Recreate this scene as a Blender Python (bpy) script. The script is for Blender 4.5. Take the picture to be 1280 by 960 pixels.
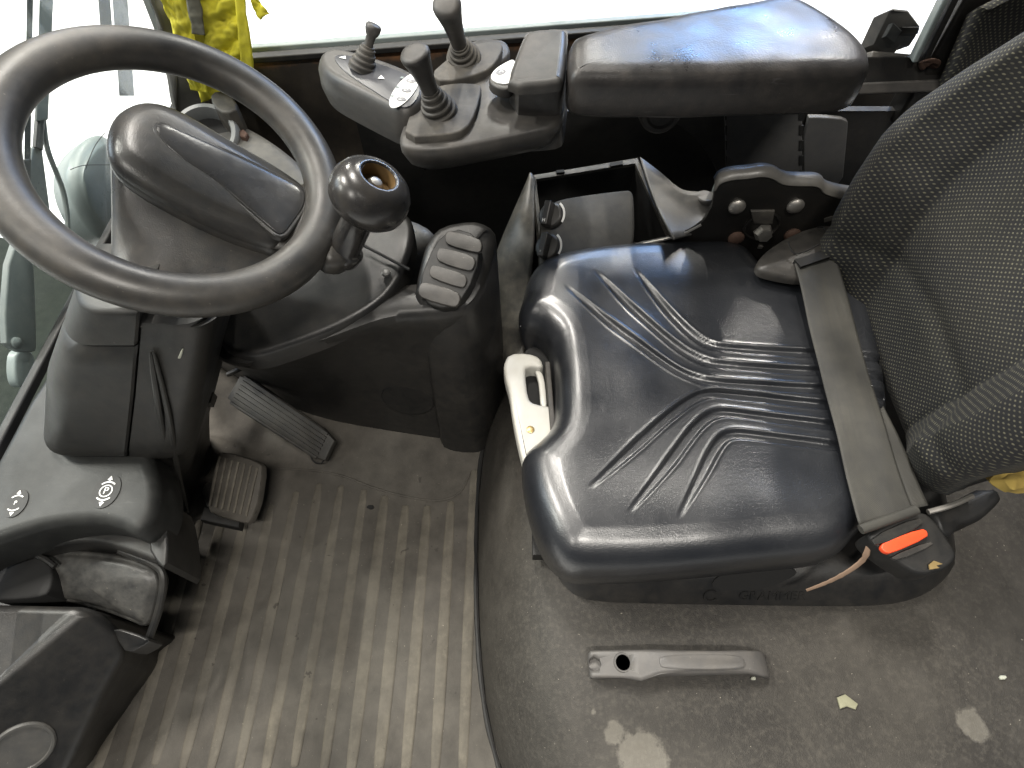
import bpy, bmesh, math, random
import numpy as np
from mathutils import Vector, Matrix, noise
R = math.radians
random.seed(7)
for o in list(bpy.data.objects): bpy.data.objects.remove(o)
sc = bpy.context.scene
col = sc.collection

# ------------------------------------------------------------------ camera
FPX, PITCH, CAM = 720.0, R(58), Vector((0, 0, 1.10))
cd = bpy.data.cameras.new('camera'); cam = bpy.data.objects.new('camera', cd); col.objects.link(cam)
cd.sensor_width = 36; cd.lens = FPX / 1280 * 36; cd.clip_start = .02; cd.clip_end = 200
cam.location = CAM; cam.rotation_euler = (R(90) - PITCH, 0, 0); sc.camera = cam

# ------------------------------------------------------------------ light: a lit warehouse
w = bpy.data.worlds.new('World'); sc.world = w; w.use_nodes = True
w.node_tree.nodes['Background'].inputs[0].default_value = (.80, .88, 1, 1)
w.node_tree.nodes['Background'].inputs[1].default_value = .10
sc.view_settings.view_transform = 'Standard'; sc.view_settings.look = 'None'
sc.view_settings.exposure = -0.35; sc.view_settings.gamma = 1; sc.view_settings.use_curve_mapping = False
def lamp(name, loc, target, sx, sy, power, colr):
    l = bpy.data.lights.new(name, 'AREA'); l.shape = 'RECTANGLE'; l.size = sx; l.size_y = sy
    l.energy = power; l.color = colr
    o = bpy.data.objects.new(name, l); col.objects.link(o); o.location = loc
    o.rotation_euler = (Vector(target) - Vector(loc)).to_track_quat('-Z', 'Y').to_euler()
    return o
WARM = (1, .95, .87)
# rows of ceiling strip lamps
for x, y, p in [(-.75, 2.4, 430), (-3.4, 1.6, 400), (-2.6, 6.0, 420), (.4, 6.0, 420), (3.4, 6.0, 420), (-6.5, 3.4, 420), (-6.5, .4, 380)]:
    lamp('ceiling_lamp', (x, y, 4.6), (x, y, 0), .16, 1.1, p, WARM)
lamp('ceiling_lamp', (.45, -1.25, 4.3), (.2, .4, .3), 1.5, .12, 190, WARM)
lamp('ceiling_lamp', (-2.2, -1.7, 4.3), (-.3, .4, .3), .10, 1.2, 90, WARM)
# the daylit hall doors far beyond the truck
lamp('daylight_door', (3.1, 8.8, 4.1), (.3, .6, .5), 2.2, 1.8, 460, (.30, .53, 1))
lamp('daylight_door', (-9.0, 3.0, 3.6), (-.5, .6, .4), 3.0, 3.0, 300, (.75, .87, 1))

# ------------------------------------------------------------------ pixel rays (1280 x 960) to points of the place
FW = Vector((0, math.cos(PITCH), -math.sin(PITCH))); UP = Vector((0, math.sin(PITCH), math.cos(PITCH))); RT = Vector((1, 0, 0))
def ray(u, v): return RT * ((u - 640) / FPX) + UP * ((480 - v) / FPX) + FW
def at(u, v, z=None, y=None, x=None):
    d = ray(u, v)
    t = (z - CAM.z) / d.z if z is not None else (y - CAM.y) / d.y if y is not None else (x - CAM.x) / d.x
    return CAM + d * t
def on(u, v, p0, n):
    d = ray(u, v); return CAM + d * ((p0 - CAM).dot(n) / d.dot(n))
def ats(pts, z=None, y=None, x=None):
    return [at(p[0], p[1], z=p[2]) if len(p) == 3 else at(p[0], p[1], z, y, x) for p in pts]
Z = Vector((0, 0, 1))

# ------------------------------------------------------------------ materials
def nodes(name):
    m = bpy.data.materials.new(name); m.use_nodes = True
    nt = m.node_tree; b = nt.nodes['Principled BSDF']
    return m, nt, b
def nd(nt, typ, **k):
    n = nt.nodes.new(typ)
    for a, v in k.items():
        if a in n.inputs.keys(): n.inputs[a].default_value = v
        else: setattr(n, a, v)
    return n
def ramp(nt, src, p0, c0, p1, c1):
    r = nt.nodes.new('ShaderNodeValToRGB'); e = r.color_ramp.elements
    e[0].position, e[0].color = p0, (*c0, 1) if len(c0) == 3 else c0
    e[1].position, e[1].color = p1, (*c1, 1) if len(c1) == 3 else c1
    nt.links.new(src, r.inputs[0]); return r
def mixc(nt, fac, a, b):
    m = nt.nodes.new('ShaderNodeMix'); m.data_type = 'RGBA'
    for s, v in ((0, fac), (6, a), (7, b)):
        if hasattr(v, 'is_linked') or isinstance(v, bpy.types.NodeSocket): nt.links.new(v, m.inputs[s])
        else: m.inputs[s].default_value = v if s == 0 else (*v, 1)
    return m.outputs[2]
def tex(nt, scale, detail=4, rough=.55, vec=None, typ='ShaderNodeTexNoise', dist=0):
    n = nt.nodes.new(typ)
    if 'Scale' in n.inputs: n.inputs['Scale'].default_value = scale
    if 'Detail' in n.inputs and typ == 'ShaderNodeTexNoise':
        n.inputs['Detail'].default_value = detail; n.inputs['Roughness'].default_value = rough; n.inputs['Distortion'].default_value = dist
    if vec is not None: nt.links.new(vec, n.inputs['Vector'])
    return n
def geo(nt): return nt.nodes.new('ShaderNodeNewGeometry').outputs['Position']
def stretch(nt, vec, s, rot=(0, 0, 0)):
    m = nt.nodes.new('ShaderNodeMapping'); m.inputs['Scale'].default_value = s; m.inputs['Rotation'].default_value = rot
    nt.links.new(vec, m.inputs['Vector']); return m.outputs[0]
def bump(nt, b, h, strength, dist=.001, prev=None):
    n = nt.nodes.new('ShaderNodeBump'); n.inputs['Strength'].default_value = strength; n.inputs['Distance'].default_value = dist
    nt.links.new(h, n.inputs['Height'])
    if prev is not None: nt.links.new(prev, n.inputs['Normal'])
    nt.links.new(n.outputs[0], b.inputs['Normal']); return n.outputs[0]

def plastic(name, base, rough=.45, dust=.3, dcol=(.13, .112, .088), grain=.25, gscale=900, spec=.5, scratch=.25, dscale=7):
    m, nt, b = nodes(name); g = nt.nodes.new('ShaderNodeTexCoord').outputs['Object']
    n1 = tex(nt, dscale, 6, .62, g); n2 = tex(nt, 60, 4, .6, g)
    mul = nd(nt, 'ShaderNodeMath', operation='MULTIPLY'); nt.links.new(n1.outputs[0], mul.inputs[0]); nt.links.new(n2.outputs[0], mul.inputs[1])
    rp = ramp(nt, mul.outputs[0], .14, (0, 0, 0), .46, (dust, dust, dust))
    c = mixc(nt, rp.outputs[0], base, dcol)
    # rubbed scratches
    sv = stretch(nt, g, (14, 160, 160), (.3, .5, .6)); n3 = tex(nt, 1.0, 3, .6, sv, dist=.6)
    rs = ramp(nt, n3.outputs[0], .68, (0, 0, 0), .76, (scratch,) * 3)
    c2 = mixc(nt, rs.outputs[0], c, tuple(min(1, x * 2 + .06) for x in base))
    sp = tex(nt, 330, 2, .5, g); rsp = ramp(nt, sp.outputs[0], .73, (0, 0, 0), .78, (dust * .9,) * 3)
    c3 = mixc(nt, rsp.outputs[0], c2, (.30, .27, .22))
    nt.links.new(c3, b.inputs['Base Color'])
    rr = nd(nt, 'ShaderNodeMapRange'); nt.links.new(n1.outputs[0], rr.inputs[0])
    rr.inputs[1].default_value = .3; rr.inputs[2].default_value = .7; rr.inputs[3].default_value = max(.05, rough - .1); rr.inputs[4].default_value = min(1, rough + .16)
    nt.links.new(rr.outputs[0], b.inputs['Roughness']); b.inputs['Specular IOR Level'].default_value = spec
    gr = tex(nt, gscale, 2, .5, g)
    p = bump(nt, b, gr.outputs[0], grain, .0006)
    bump(nt, b, n2.outputs[0], .12, .002, p)
    return m
def flat(name, base, rough=.5, metal=0.0, emit=0):
    m, nt, b = nodes(name); g = nt.nodes.new('ShaderNodeTexCoord').outputs['Object']
    n = tex(nt, 45, 5, .6, g); c = mixc(nt, ramp(nt, n.outputs[0], .35, (0, 0, 0), .75, (.45,) * 3).outputs[0], base, tuple(x * .6 for x in base))
    nt.links.new(c, b.inputs['Base Color']); b.inputs['Roughness'].default_value = rough; b.inputs['Metallic'].default_value = metal
    bump(nt, b, n.outputs[0], .08, .001)
    return m
M = {}
M['black'] = plastic('black_moulded_plastic', (.0115, .0117, .0121), .40, .16)
M['deep'] = plastic('deep_black_plastic', (.006, .0062, .0065), .55, .10, scratch=.12)
M['column'] = plastic('column_plastic', (.0125, .0125, .012), .44, .15, scratch=.2)
M['grey'] = plastic('dusty_grey_plastic', (.060, .060, .059), .45, .42, (.17, .155, .13))
M['pod'] = plastic('pebbled_glossy_plastic', (.037, .037, .0375), .29, .30, grain=.35, gscale=700, scratch=.1)
M['rim'] = plastic('steering_wheel_rubber', (.030, .029, .0275), .40, .34, grain=.15, scratch=.1)
M['gloss'] = plastic('polished_black_plastic', (.019, .019, .020), .20, .24, grain=.03, scratch=.25)
M['armpad'] = plastic('worn_armrest_foam', (.028, .0265, .026), .34, .34, (.10, .085, .072), grain=.5, gscale=420, scratch=.6, dscale=15)
M['console'] = plastic('dusty_console_plastic', (.030, .0285, .027), .44, .36, (.12, .108, .092))
M['rubber'] = plastic('dusty_rubber', (.033, .031, .029), .6, .5, (.14, .125, .10), grain=.4)
M['shelf'] = plastic('shelf_plastic', (.016, .0167, .0165), .46, .26, (.07, .07, .064), scratch=.3, spec=.32)
M['sidebox'] = plastic('scuffed_side_box_plastic', (.040, .039, .036), .4, .55, (.17, .155, .125), scratch=.5)
M['scuffed'] = plastic('scuffed_black_plastic', (.020, .020, .020), .36, .6, (.11, .105, .095), scratch=.6, dscale=22)
M['panelmat'] = plastic('matt_control_panel', (.024, .0235, .022), .62, .3, (.09, .083, .068), spec=.3)
M['trim'] = plastic('grey_trim_plastic', (.065, .065, .067), .55, .35, (.13, .125, .11))
M['pedal'] = plastic('dark_pedal_rubber', (.018, .0175, .0165), .6, .45, (.10, .09, .072), grain=.4)
M['metal'] = flat('dull_steel', (.42, .40, .37), .42, .85)
M['plate'] = plastic('black_painted_steel', (.0055, .0053, .005), .42, .12, (.06, .045, .03), scratch=.25)
M['flange'] = plastic('worn_steel_flange', (.075, .072, .067), .45, .5, (.16, .148, .125), scratch=.6)
M['rust'] = flat('rusty_steel', (.085, .048, .034), .75, .2)
M['white'] = plastic('dirty_white_plastic', (.44, .435, .40), .42, .35, (.33, .30, .24), grain=.1, scratch=.1)
M['mark'] = flat('white_print', (.78, .78, .76), .5)
M['markgrey'] = flat('grey_print', (.22, .22, .23), .5)
M['panel'] = flat('printed_membrane', (.050, .051, .057), .38)
M['red'] = flat('orange_red_plastic', (.78, .075, .022), .45)
M['foam'] = flat('yellow_foam', (.30, .215, .05), .9)
M['brass'] = flat('brass_screw', (.55, .40, .18), .4, .8)
M['copper'] = flat('brown_frayed_strap', (.16, .105, .070), .8)
M['pale'] = flat('pale_dry_strap', (.42, .43, .36), .7)
M['dark'] = flat('cavity_black', (.006, .006, .006), .8)  # black that puts the shade inside hollows into colour; also dark small parts
M['brown'] = flat('brown_insert', (.17, .105, .04), .5)
M['wiper'] = plastic('wiper_grey', (.13, .15, .15), .5, .4, (.25, .26, .24))
M['wiperdark'] = plastic('wiper_dark', (.022, .025, .027), .55, .3, (.2, .2, .18))
M['lamp'] = plastic('lamp_housing', (.20, .235, .235), .42, .4, (.3, .32, .3))
M['reflect'] = flat('reflective_tape', (.16, .155, .12), .45, .3)
M['rag'] = flat('grey_cloth', (.07, .068, .062), .9)
M['flake'] = flat('yellowish_flake', (.25, .245, .165), .8)
M['ring'] = plastic('vent_ring', (.17, .18, .185), .5, .4, (.25, .24, .22))
M['truck'] = plastic('truck_front_paint', (.013, .017, .0145), .8, .35, (.05, .058, .047), spec=.12)

def leather():
    m, nt, b = nodes('creased_vinyl'); g = geo(nt)
    n1 = tex(nt, 9, 6, .6, g)
    c = mixc(nt, ramp(nt, n1.outputs[0], .42, (0, 0, 0), .72, (.30,) * 3).outputs[0], (.0105, .0117, .0145), (.032, .033, .036))
    # fine pale hair cracks
    wv = tex(nt, 22, 3, .6, g); vm = nt.nodes.new('ShaderNodeVectorMath'); vm.operation = 'MULTIPLY_ADD'
    nt.links.new(wv.outputs[1], vm.inputs[0]); vm.inputs[1].default_value = (.05,) * 3; nt.links.new(g, vm.inputs[2])
    v = nt.nodes.new('ShaderNodeTexVoronoi'); v.feature = 'DISTANCE_TO_EDGE'; v.inputs['Scale'].default_value = 58; nt.links.new(vm.outputs[0], v.inputs['Vector'])
    cr = ramp(nt, v.outputs[0], .0, (1, 1, 1), .035, (0, 0, 0))
    nm = tex(nt, 6, 3, .6, g); msk = ramp(nt, nm.outputs[0], .50, (0, 0, 0), .66, (.17,) * 3)
    mu = nd(nt, 'ShaderNodeMath', operation='MULTIPLY'); nt.links.new(cr.outputs[0], mu.inputs[0]); nt.links.new(msk.outputs[0], mu.inputs[1])
    c2 = mixc(nt, mu.outputs[0], c, (.14, .14, .145))
    nt.links.new(c2, b.inputs['Base Color'])
    rr = ramp(nt, n1.outputs[0], .3, (.27,) * 3, .75, (.43,) * 3); nt.links.new(rr.outputs[0], b.inputs['Roughness'])
    b.inputs['Specular IOR Level'].default_value = .75; b.inputs['Coat Weight'].default_value = .6; b.inputs['Coat Roughness'].default_value = .25
    v2 = nt.nodes.new('ShaderNodeTexVoronoi'); v2.feature = 'DISTANCE_TO_EDGE'; v2.inputs['Scale'].default_value = 420; nt.links.new(g, v2.inputs['Vector'])
    p = bump(nt, b, v2.outputs[0], .4, .0006)
    wr = tex(nt, 1, 4, .65, stretch(nt, g, (90, 240, 90), (0, 0, .5)), dist=1.2)
    p = bump(nt, b, wr.outputs[0], .30, .001, p)
    bump(nt, b, n1.outputs[0], .2, .006, p)
    return m
M['leather'] = leather()

def fabric():
    m, nt, b = nodes('dotted_seat_fabric')
    uv = nt.nodes.new('ShaderNodeUVMap').outputs[0]
    g = geo(nt)
    wob = tex(nt, 60, 2, .5, g); vm = nt.nodes.new('ShaderNodeVectorMath'); vm.operation = 'MULTIPLY_ADD'
    nt.links.new(wob.outputs[1], vm.inputs[0]); vm.inputs[1].default_value = (.0012,) * 3; nt.links.new(uv, vm.inputs[2])
    sep = nt.nodes.new('ShaderNodeSeparateXYZ'); nt.links.new(vm.outputs[0], sep.inputs[0])
    def mth(op, a, bb=None, cc=None):
        n = nt.nodes.new('ShaderNodeMath'); n.operation = op
        for i, q in enumerate((a, bb, cc)):
            if q is None: continue
            if isinstance(q, (int, float)): n.inputs[i].default_value = q
            else: nt.links.new(q, n.inputs[i])
        return n.outputs[0]
    def dots(ox, oy):
        a = mth('SUBTRACT', mth('FRACT', mth('MULTIPLY_ADD', sep.outputs[0], 1 / .0077, ox)), .5)
        c = mth('SUBTRACT', mth('FRACT', mth('MULTIPLY_ADD', sep.outputs[1], 1 / .0067, oy)), .5)
        return mth('SQRT', mth('ADD', mth('MULTIPLY', a, a), mth('MULTIPLY', c, c)))
    d = mth('MINIMUM', dots(0, 0), dots(.5, .5))
    dm = ramp(nt, d, .10, (1, 1, 1), .20, (0, 0, 0)).outputs[0]
    vn = tex(nt, 180, 2, .5, g); dd = mth('MULTIPLY', dm, ramp(nt, vn.outputs[0], .3, (.35,) * 3, .65, (1, 1, 1)).outputs[0])
    base = mixc(nt, ramp(nt, tex(nt, 5, 5, .6, g).outputs[0], .45, (0, 0, 0), .8, (.5,) * 3).outputs[0], (.0070, .0074, .0085), (.028, .0265, .017))
    c = mixc(nt, dd, base, (.125, .12, .082))
    # stray yellow threads
    yn = tex(nt, 26, 2, .5, g); c = mixc(nt, ramp(nt, yn.outputs[0], .765, (0, 0, 0), .775, (.8,) * 3).outputs[0], c, (.42, .34, .04))
    nt.links.new(c, b.inputs['Base Color']); b.inputs['Roughness'].default_value = .85
    b.inputs['Sheen Weight'].default_value = .02
    wv = tex(nt, 1400, 2, .6, g); p = bump(nt, b, wv.outputs[0], .5, .001)
    bump(nt, b, dm, .4, .001, p)
    return m
M['fabric'] = fabric()

def webbing():
    m, nt, b = nodes('belt_webbing')
    uv = nt.nodes.new('ShaderNodeUVMap').outputs[0]; g = geo(nt)
    wv = nt.nodes.new('ShaderNodeTexWave'); wv.inputs['Scale'].default_value = 330; wv.bands_direction = 'DIAGONAL'; nt.links.new(uv, wv.inputs['Vector'])
    n = tex(nt, 12, 5, .65, g); st = tex(nt, 1, 4, .6, stretch(nt, uv, (260, 6, 1)))
    c = mixc(nt, ramp(nt, n.outputs[0], .35, (0, 0, 0), .7, (.75,) * 3).outputs[0], (.025, .0245, .022), (.056, .053, .044))
    c = mixc(nt, ramp(nt, st.outputs[0], .5, (0, 0, 0), .75, (.45,) * 3).outputs[0], c, (.022, .022, .023))
    nt.links.new(c, b.inputs['Base Color']); b.inputs['Roughness'].default_value = .62
    bump(nt, b, wv.outputs[1], .35, .0008)
    return m
M['web'] = webbing()

def matfloor(name, rib=False):
    m, nt, b = nodes(name); g = geo(nt)
    n1 = tex(nt, 3.2, 7, .62, g); n2 = tex(nt, 24, 6, .65, g); n3 = tex(nt, 1, 5, .6, stretch(nt, g, (45, 14, 45)))
    A, B = ((.096, .086, .070), (.160, .144, .115)) if rib else ((.055, .0495, .042), (.094, .085, .072))
    c = mixc(nt, ramp(nt, n1.outputs[0], .36, (0, 0, 0), .66, (1, 1, 1)).outputs[0], A, B)
    c = mixc(nt, ramp(nt, n2.outputs[0], .38, (0, 0, 0), .72, (.75,) * 3).outputs[0], c, tuple(x * .55 for x in A))
    c = mixc(nt, ramp(nt, n3.outputs[0], .52, (0, 0, 0), .75, (.4 if rib else .12,) * 3).outputs[0], c, (.22, .198, .15) if rib else (.15, .135, .11))
    if rib:
        fd = tex(nt, 11, 6, .7, g); c = mixc(nt, ramp(nt, fd.outputs[0], .46, (0, 0, 0), .70, (.35,) * 3).outputs[0], c, (.066, .059, .048))
        fd = tex(nt, 55, 4, .7, g); c = mixc(nt, ramp(nt, fd.outputs[0], .56, (0, 0, 0), .70, (.3,) * 3).outputs[0], c, (.19, .172, .135))
    dp_ = tex(nt, 2.1, 4, .6, g); c = mixc(nt, ramp(nt, dp_.outputs[0], .46, (0, 0, 0), .70, (.5,) * 3).outputs[0], c, (.145, .136, .120))
    sp = tex(nt, 300, 2, .5, g); c = mixc(nt, ramp(nt, sp.outputs[0], .74, (0, 0, 0), .78, (.6,) * 3).outputs[0], c, (.42, .38, .3))
    pk = tex(nt, 46, 3, .6, g); c = mixc(nt, ramp(nt, pk.outputs[0], .69, (0, 0, 0), .72, (.7,) * 3).outputs[0], c, (.035, .03, .026))
    nt.links.new(c, b.inputs['Base Color']); rr = ramp(nt, n1.outputs[0], .3, (.62,) * 3, .7, (.8,) * 3); nt.links.new(rr.outputs[0], b.inputs['Roughness'])
    b.inputs['Specular IOR Level'].default_value = .35
    p = bump(nt, b, n2.outputs[0], .4, .003); gr = tex(nt, 500, 3, .6, g); bump(nt, b, gr.outputs[0], .35, .001, p)
    return m
M['mat'] = matfloor('dusty_floor_mat'); M['rib'] = matfloor('worn_mat_rib', True)

def hoodmat():
    m, nt, b = nodes('worn_cover_mat'); g = geo(nt)
    n1 = tex(nt, 4.5, 7, .62, g); n2 = tex(nt, 40, 5, .65, g); n4 = tex(nt, 160, 3, .6, g)
    c = mixc(nt, ramp(nt, n1.outputs[0], .36, (0, 0, 0), .68, (1, 1, 1)).outputs[0], (.023, .0205, .0175), (.056, .051, .0435))
    c = mixc(nt, ramp(nt, n2.outputs[0], .4, (0, 0, 0), .75, (.6,) * 3).outputs[0], c, (.018, .016, .0135))
    c = mixc(nt, ramp(nt, n4.outputs[0], .45, (0, 0, 0), .75, (.5,) * 3).outputs[0], c, (.085, .077, .064))
    # peeled spots: noise cells gathered round two worn places near the door
    tot = None
    for ctr, rad in ((at(800, 948, z=.24), .060), (at(768, 918, z=.24), .026), (at(1215, 905, z=.24), .036), (at(742, 890, z=.24), .011)):
        vm = nt.nodes.new('ShaderNodeVectorMath'); vm.operation = 'DISTANCE'; vm.inputs[1].default_value = ctr; nt.links.new(g, vm.inputs[0])
        q = nt.nodes.new('ShaderNodeMapRange'); q.inputs[1].default_value = rad; q.inputs[2].default_value = rad * .3; q.inputs[3].default_value = 0; q.inputs[4].default_value = 1
        nt.links.new(vm.outputs['Value'], q.inputs[0])
        if tot is None: tot = q.outputs[0]
        else:
            mx = nt.nodes.new('ShaderNodeMath'); mx.operation = 'MAXIMUM'; nt.links.new(tot, mx.inputs[0]); nt.links.new(q.outputs[0], mx.inputs[1]); tot = mx.outputs[0]
    pn = tex(nt, 34, 8, .68, g)
    ad = nt.nodes.new('ShaderNodeMath'); ad.operation = 'MULTIPLY'; nt.links.new(tot, ad.inputs[0]); nt.links.new(pn.outputs[0], ad.inputs[1])
    peel = ramp(nt, ad.outputs[0], .30, (0, 0, 0), .39, (.34,) * 3).outputs[0]
    pc = mixc(nt, n2.outputs[0], (.17, .155, .125), (.34, .32, .275))
    c = mixc(nt, peel, c, pc)
    sp = tex(nt, 260, 2, .5, g); c = mixc(nt, ramp(nt, sp.outputs[0], .75, (0, 0, 0), .78, (.6,) * 3).outputs[0], c, (.36, .33, .27))
    nt.links.new(c, b.inputs['Base Color']); rr = ramp(nt, n1.outputs[0], .3, (.55,) * 3, .7, (.72,) * 3); nt.links.new(rr.outputs[0], b.inputs['Roughness'])
    b.inputs['Specular IOR Level'].default_value = .4
    gr = tex(nt, 620, 3, .6, g); p = bump(nt, b, gr.outputs[0], .6, .0012); p = bump(nt, b, n2.outputs[0], .25, .003, p)
    inv = nt.nodes.new('ShaderNodeInvert'); nt.links.new(peel, inv.inputs[1]); bump(nt, b, inv.outputs[0], .5, .001, p)
    return m
M['hood'] = hoodmat()

def wallmat():
    m, nt, b = nodes('rusty_dark_wall_panel'); g = geo(nt)
    n1 = tex(nt, 10, 6, .65, g); n2 = tex(nt, 1, 4, .6, stretch(nt, g, (70, 10, 9)))
    c = mixc(nt, ramp(nt, n1.outputs[0], .4, (0, 0, 0), .75, (.8,) * 3).outputs[0], (.022, .0185, .0155), (.062, .050, .038))
    c = mixc(nt, ramp(nt, n2.outputs[0], .66, (0, 0, 0), .76, (.6,) * 3).outputs[0], c, (.10, .072, .04))
    s = nt.nodes.new('ShaderNodeSeparateXYZ'); nt.links.new(g, s.inputs[0])
    q = nt.nodes.new('ShaderNodeMapRange'); q.inputs[1].default_value = .415; q.inputs[2].default_value = .462; nt.links.new(s.outputs[2], q.inputs[0])
    mu = nt.nodes.new('ShaderNodeMath'); mu.operation = 'MULTIPLY'; nt.links.new(q.outputs[0], mu.inputs[0]); nt.links.new(n1.outputs[0], mu.inputs[1])
    c = mixc(nt, ramp(nt, mu.outputs[0], .36, (0, 0, 0), .55, (.85,) * 3).outputs[0], c, (.19, .085, .032))
    nt.links.new(c, b.inputs['Base Color']); b.inputs['Roughness'].default_value = .62; bump(nt, b, n1.outputs[0], .3, .003)
    return m
M['wall'] = wallmat()

def vestmat():
    m, nt, b = nodes('fluorescent_cloth'); g = geo(nt)
    n = tex(nt, 14, 5, .6, g); n2 = tex(nt, 70, 4, .6, g)
    c = mixc(nt, ramp(nt, n.outputs[0], .4, (0, 0, 0), .72, (.55,) * 3).outputs[0], (.66, .60, .035), (.42, .38, .07))
    c = mixc(nt, ramp(nt, n2.outputs[0], .5, (0, 0, 0), .8, (.35,) * 3).outputs[0], c, (.25, .22, .05))
    nt.links.new(c, b.inputs['Base Color']); b.inputs['Roughness'].default_value = .75
    wv = tex(nt, 900, 2, .6, g); bump(nt, b, wv.outputs[0], .3, .001)
    return m
M['vest'] = vestmat()

def floorout():
    m, nt, b = nodes('pale_hall_floor'); g = geo(nt)
    n = tex(nt, 1.6, 7, .65, g); n2 = tex(nt, 13, 5, .6, g)
    c = mixc(nt, n.outputs[0], (.78, .79, .78), (.66, .67, .67))
    c = mixc(nt, ramp(nt, n2.outputs[0], .62, (0, 0, 0), .75, (.3,) * 3).outputs[0], c, (.5, .5, .48))
    nt.links.new(c, b.inputs['Base Color']); b.inputs['Roughness'].default_value = .5
    return m
M['ground'] = floorout()

def glass(name, tint, dirt, haze):
    m = bpy.data.materials.new(name); m.use_nodes = True; nt = m.node_tree; nt.nodes.clear()
    out = nt.nodes.new('ShaderNodeOutputMaterial'); tr = nt.nodes.new('ShaderNodeBsdfTransparent'); gl = nt.nodes.new('ShaderNodeBsdfGlossy'); df = nt.nodes.new('ShaderNodeBsdfDiffuse')
    tr.inputs[0].default_value = (*tint, 1); gl.inputs['Roughness'].default_value = .03; gl.inputs[0].default_value = (.9, .95, .95, 1)
    df.inputs[0].default_value = (.14, .15, .14, 1)
    fr = nt.nodes.new('ShaderNodeLayerWeight'); fr.inputs[0].default_value = .5
    pw = nt.nodes.new('ShaderNodeMath'); pw.operation = 'POWER'; pw.inputs[1].default_value = 5; nt.links.new(fr.outputs['Facing'], pw.inputs[0])
    ma = nt.nodes.new('ShaderNodeMath'); ma.operation = 'MULTIPLY_ADD'; ma.inputs[1].default_value = .8; ma.inputs[2].default_value = .03; nt.links.new(pw.outputs[0], ma.inputs[0])
    mx = nt.nodes.new('ShaderNodeMixShader'); nt.links.new(ma.outputs[0], mx.inputs[0]); nt.links.new(tr.outputs[0], mx.inputs[1]); nt.links.new(gl.outputs[0], mx.inputs[2])
    g = geo(nt); n = tex(nt, 150, 4, .7, g); n2 = tex(nt, 7, 5, .65, g)
    mu = nt.nodes.new('ShaderNodeMath'); mu.operation = 'MULTIPLY'
    nt.links.new(ramp(nt, n.outputs[0], .60, (0, 0, 0), .66, (1, 1, 1)).outputs[0], mu.inputs[0]); nt.links.new(ramp(nt, n2.outputs[0], .54, (.02,) * 3, .66, (dirt,) * 3).outputs[0], mu.inputs[1])
    m2 = nt.nodes.new('ShaderNodeMixShader'); nt.links.new(mu.outputs[0], m2.inputs[0]); nt.links.new(mx.outputs[0], m2.inputs[1]); nt.links.new(df.outputs[0], m2.inputs[2])
    hz = nt.nodes.new('ShaderNodeBsdfDiffuse'); hz.inputs[0].default_value = (.55, .58, .57, 1)
    m3 = nt.nodes.new('ShaderNodeMixShader'); m3.inputs[0].default_value = haze; nt.links.new(m2.outputs[0], m3.inputs[1]); nt.links.new(hz.outputs[0], m3.inputs[2])
    nt.links.new(m3.outputs[0], out.inputs[0]); return m
M['glass'] = glass('dirty_windscreen_glass', (.94, .962, .957), .75, .015); M['glass2'] = glass('side_window_glass', (.97, .98, .975), .10, .01)

# ------------------------------------------------------------------ mesh helpers
def V(p): return Vector(p)
def smooth_closed(pts, n=2):
    for _ in range(n):
        q = []
        for i in range(len(pts)):
            a, b = pts[i], pts[(i + 1) % len(pts)]
            q += [a * .75 + b * .25, a * .25 + b * .75]
        pts = q
    return pts
def smooth_open(pts, n=2):
    for _ in range(n):
        q = [pts[0]]
        for i in range(len(pts) - 1):
            a, b = pts[i], pts[i + 1]; q += [a * .75 + b * .25, a * .25 + b * .75]
        pts = q + [pts[-1]]
    return pts
def resample(pts, n, closed=True):
    P = np.array([tuple(p) for p in (pts + [pts[0]] if closed else pts)]); d = np.r_[0, np.cumsum(np.linalg.norm(np.diff(P, axis=0), axis=1))]
    t = np.linspace(0, d[-1], n + 1)[:-1] if closed else np.linspace(0, d[-1], n)
    return [Vector([np.interp(x, d, P[:, k]) for k in range(3)]) for x in t]
def catmull(pts, per=12):
    n = len(pts); out = []
    for i in range(n):
        p0, p1, p2, p3 = pts[i - 1], pts[i], pts[(i + 1) % n], pts[(i + 2) % n]
        for k in range(per):
            t = k / per
            out.append(.5 * ((2 * p1) + (p2 - p0) * t + (2 * p0 - 5 * p1 + 4 * p2 - p3) * t * t + (3 * p1 - p0 - 3 * p2 + p3) * t ** 3))
    return out
def mk(name, vf, mat, parent=None, ang=35, bev=0, seg=3, sub=0, solid=0):
    vs, fs = vf[0], vf[1]
    me = bpy.data.meshes.new(name); me.from_pydata([tuple(v) for v in vs], [], fs); me.validate(); me.update()
    bm = bmesh.new(); bm.from_mesh(me); bmesh.ops.recalc_face_normals(bm, faces=bm.faces); bm.to_mesh(me); bm.free()
    if len(vf) > 2:
        uvl = me.uv_layers.new(name='UVMap')
        for l in me.loops: uvl.data[l.index].uv = vf[2][l.vertex_index]
    me.shade_smooth()
    me.set_sharp_from_angle(angle=R(ang))
    me.materials.append(mat)
    o = bpy.data.objects.new(name, me); col.objects.link(o)
    if parent is not None:
        o.parent = parent
        if parent.type == 'EMPTY': o.location = -parent.location
    if solid:
        s = o.modifiers.new('solid', 'SOLIDIFY'); s.thickness = solid; s.offset = 0
    if bev:
        b = o.modifiers.new('bevel', 'BEVEL'); b.width = bev; b.segments = seg; b.limit_method = 'ANGLE'; b.angle_limit = R(32); b.harden_normals = True
    if sub:
        s = o.modifiers.new('sub', 'SUBSURF'); s.levels = sub; s.render_levels = sub
    return o
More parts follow.
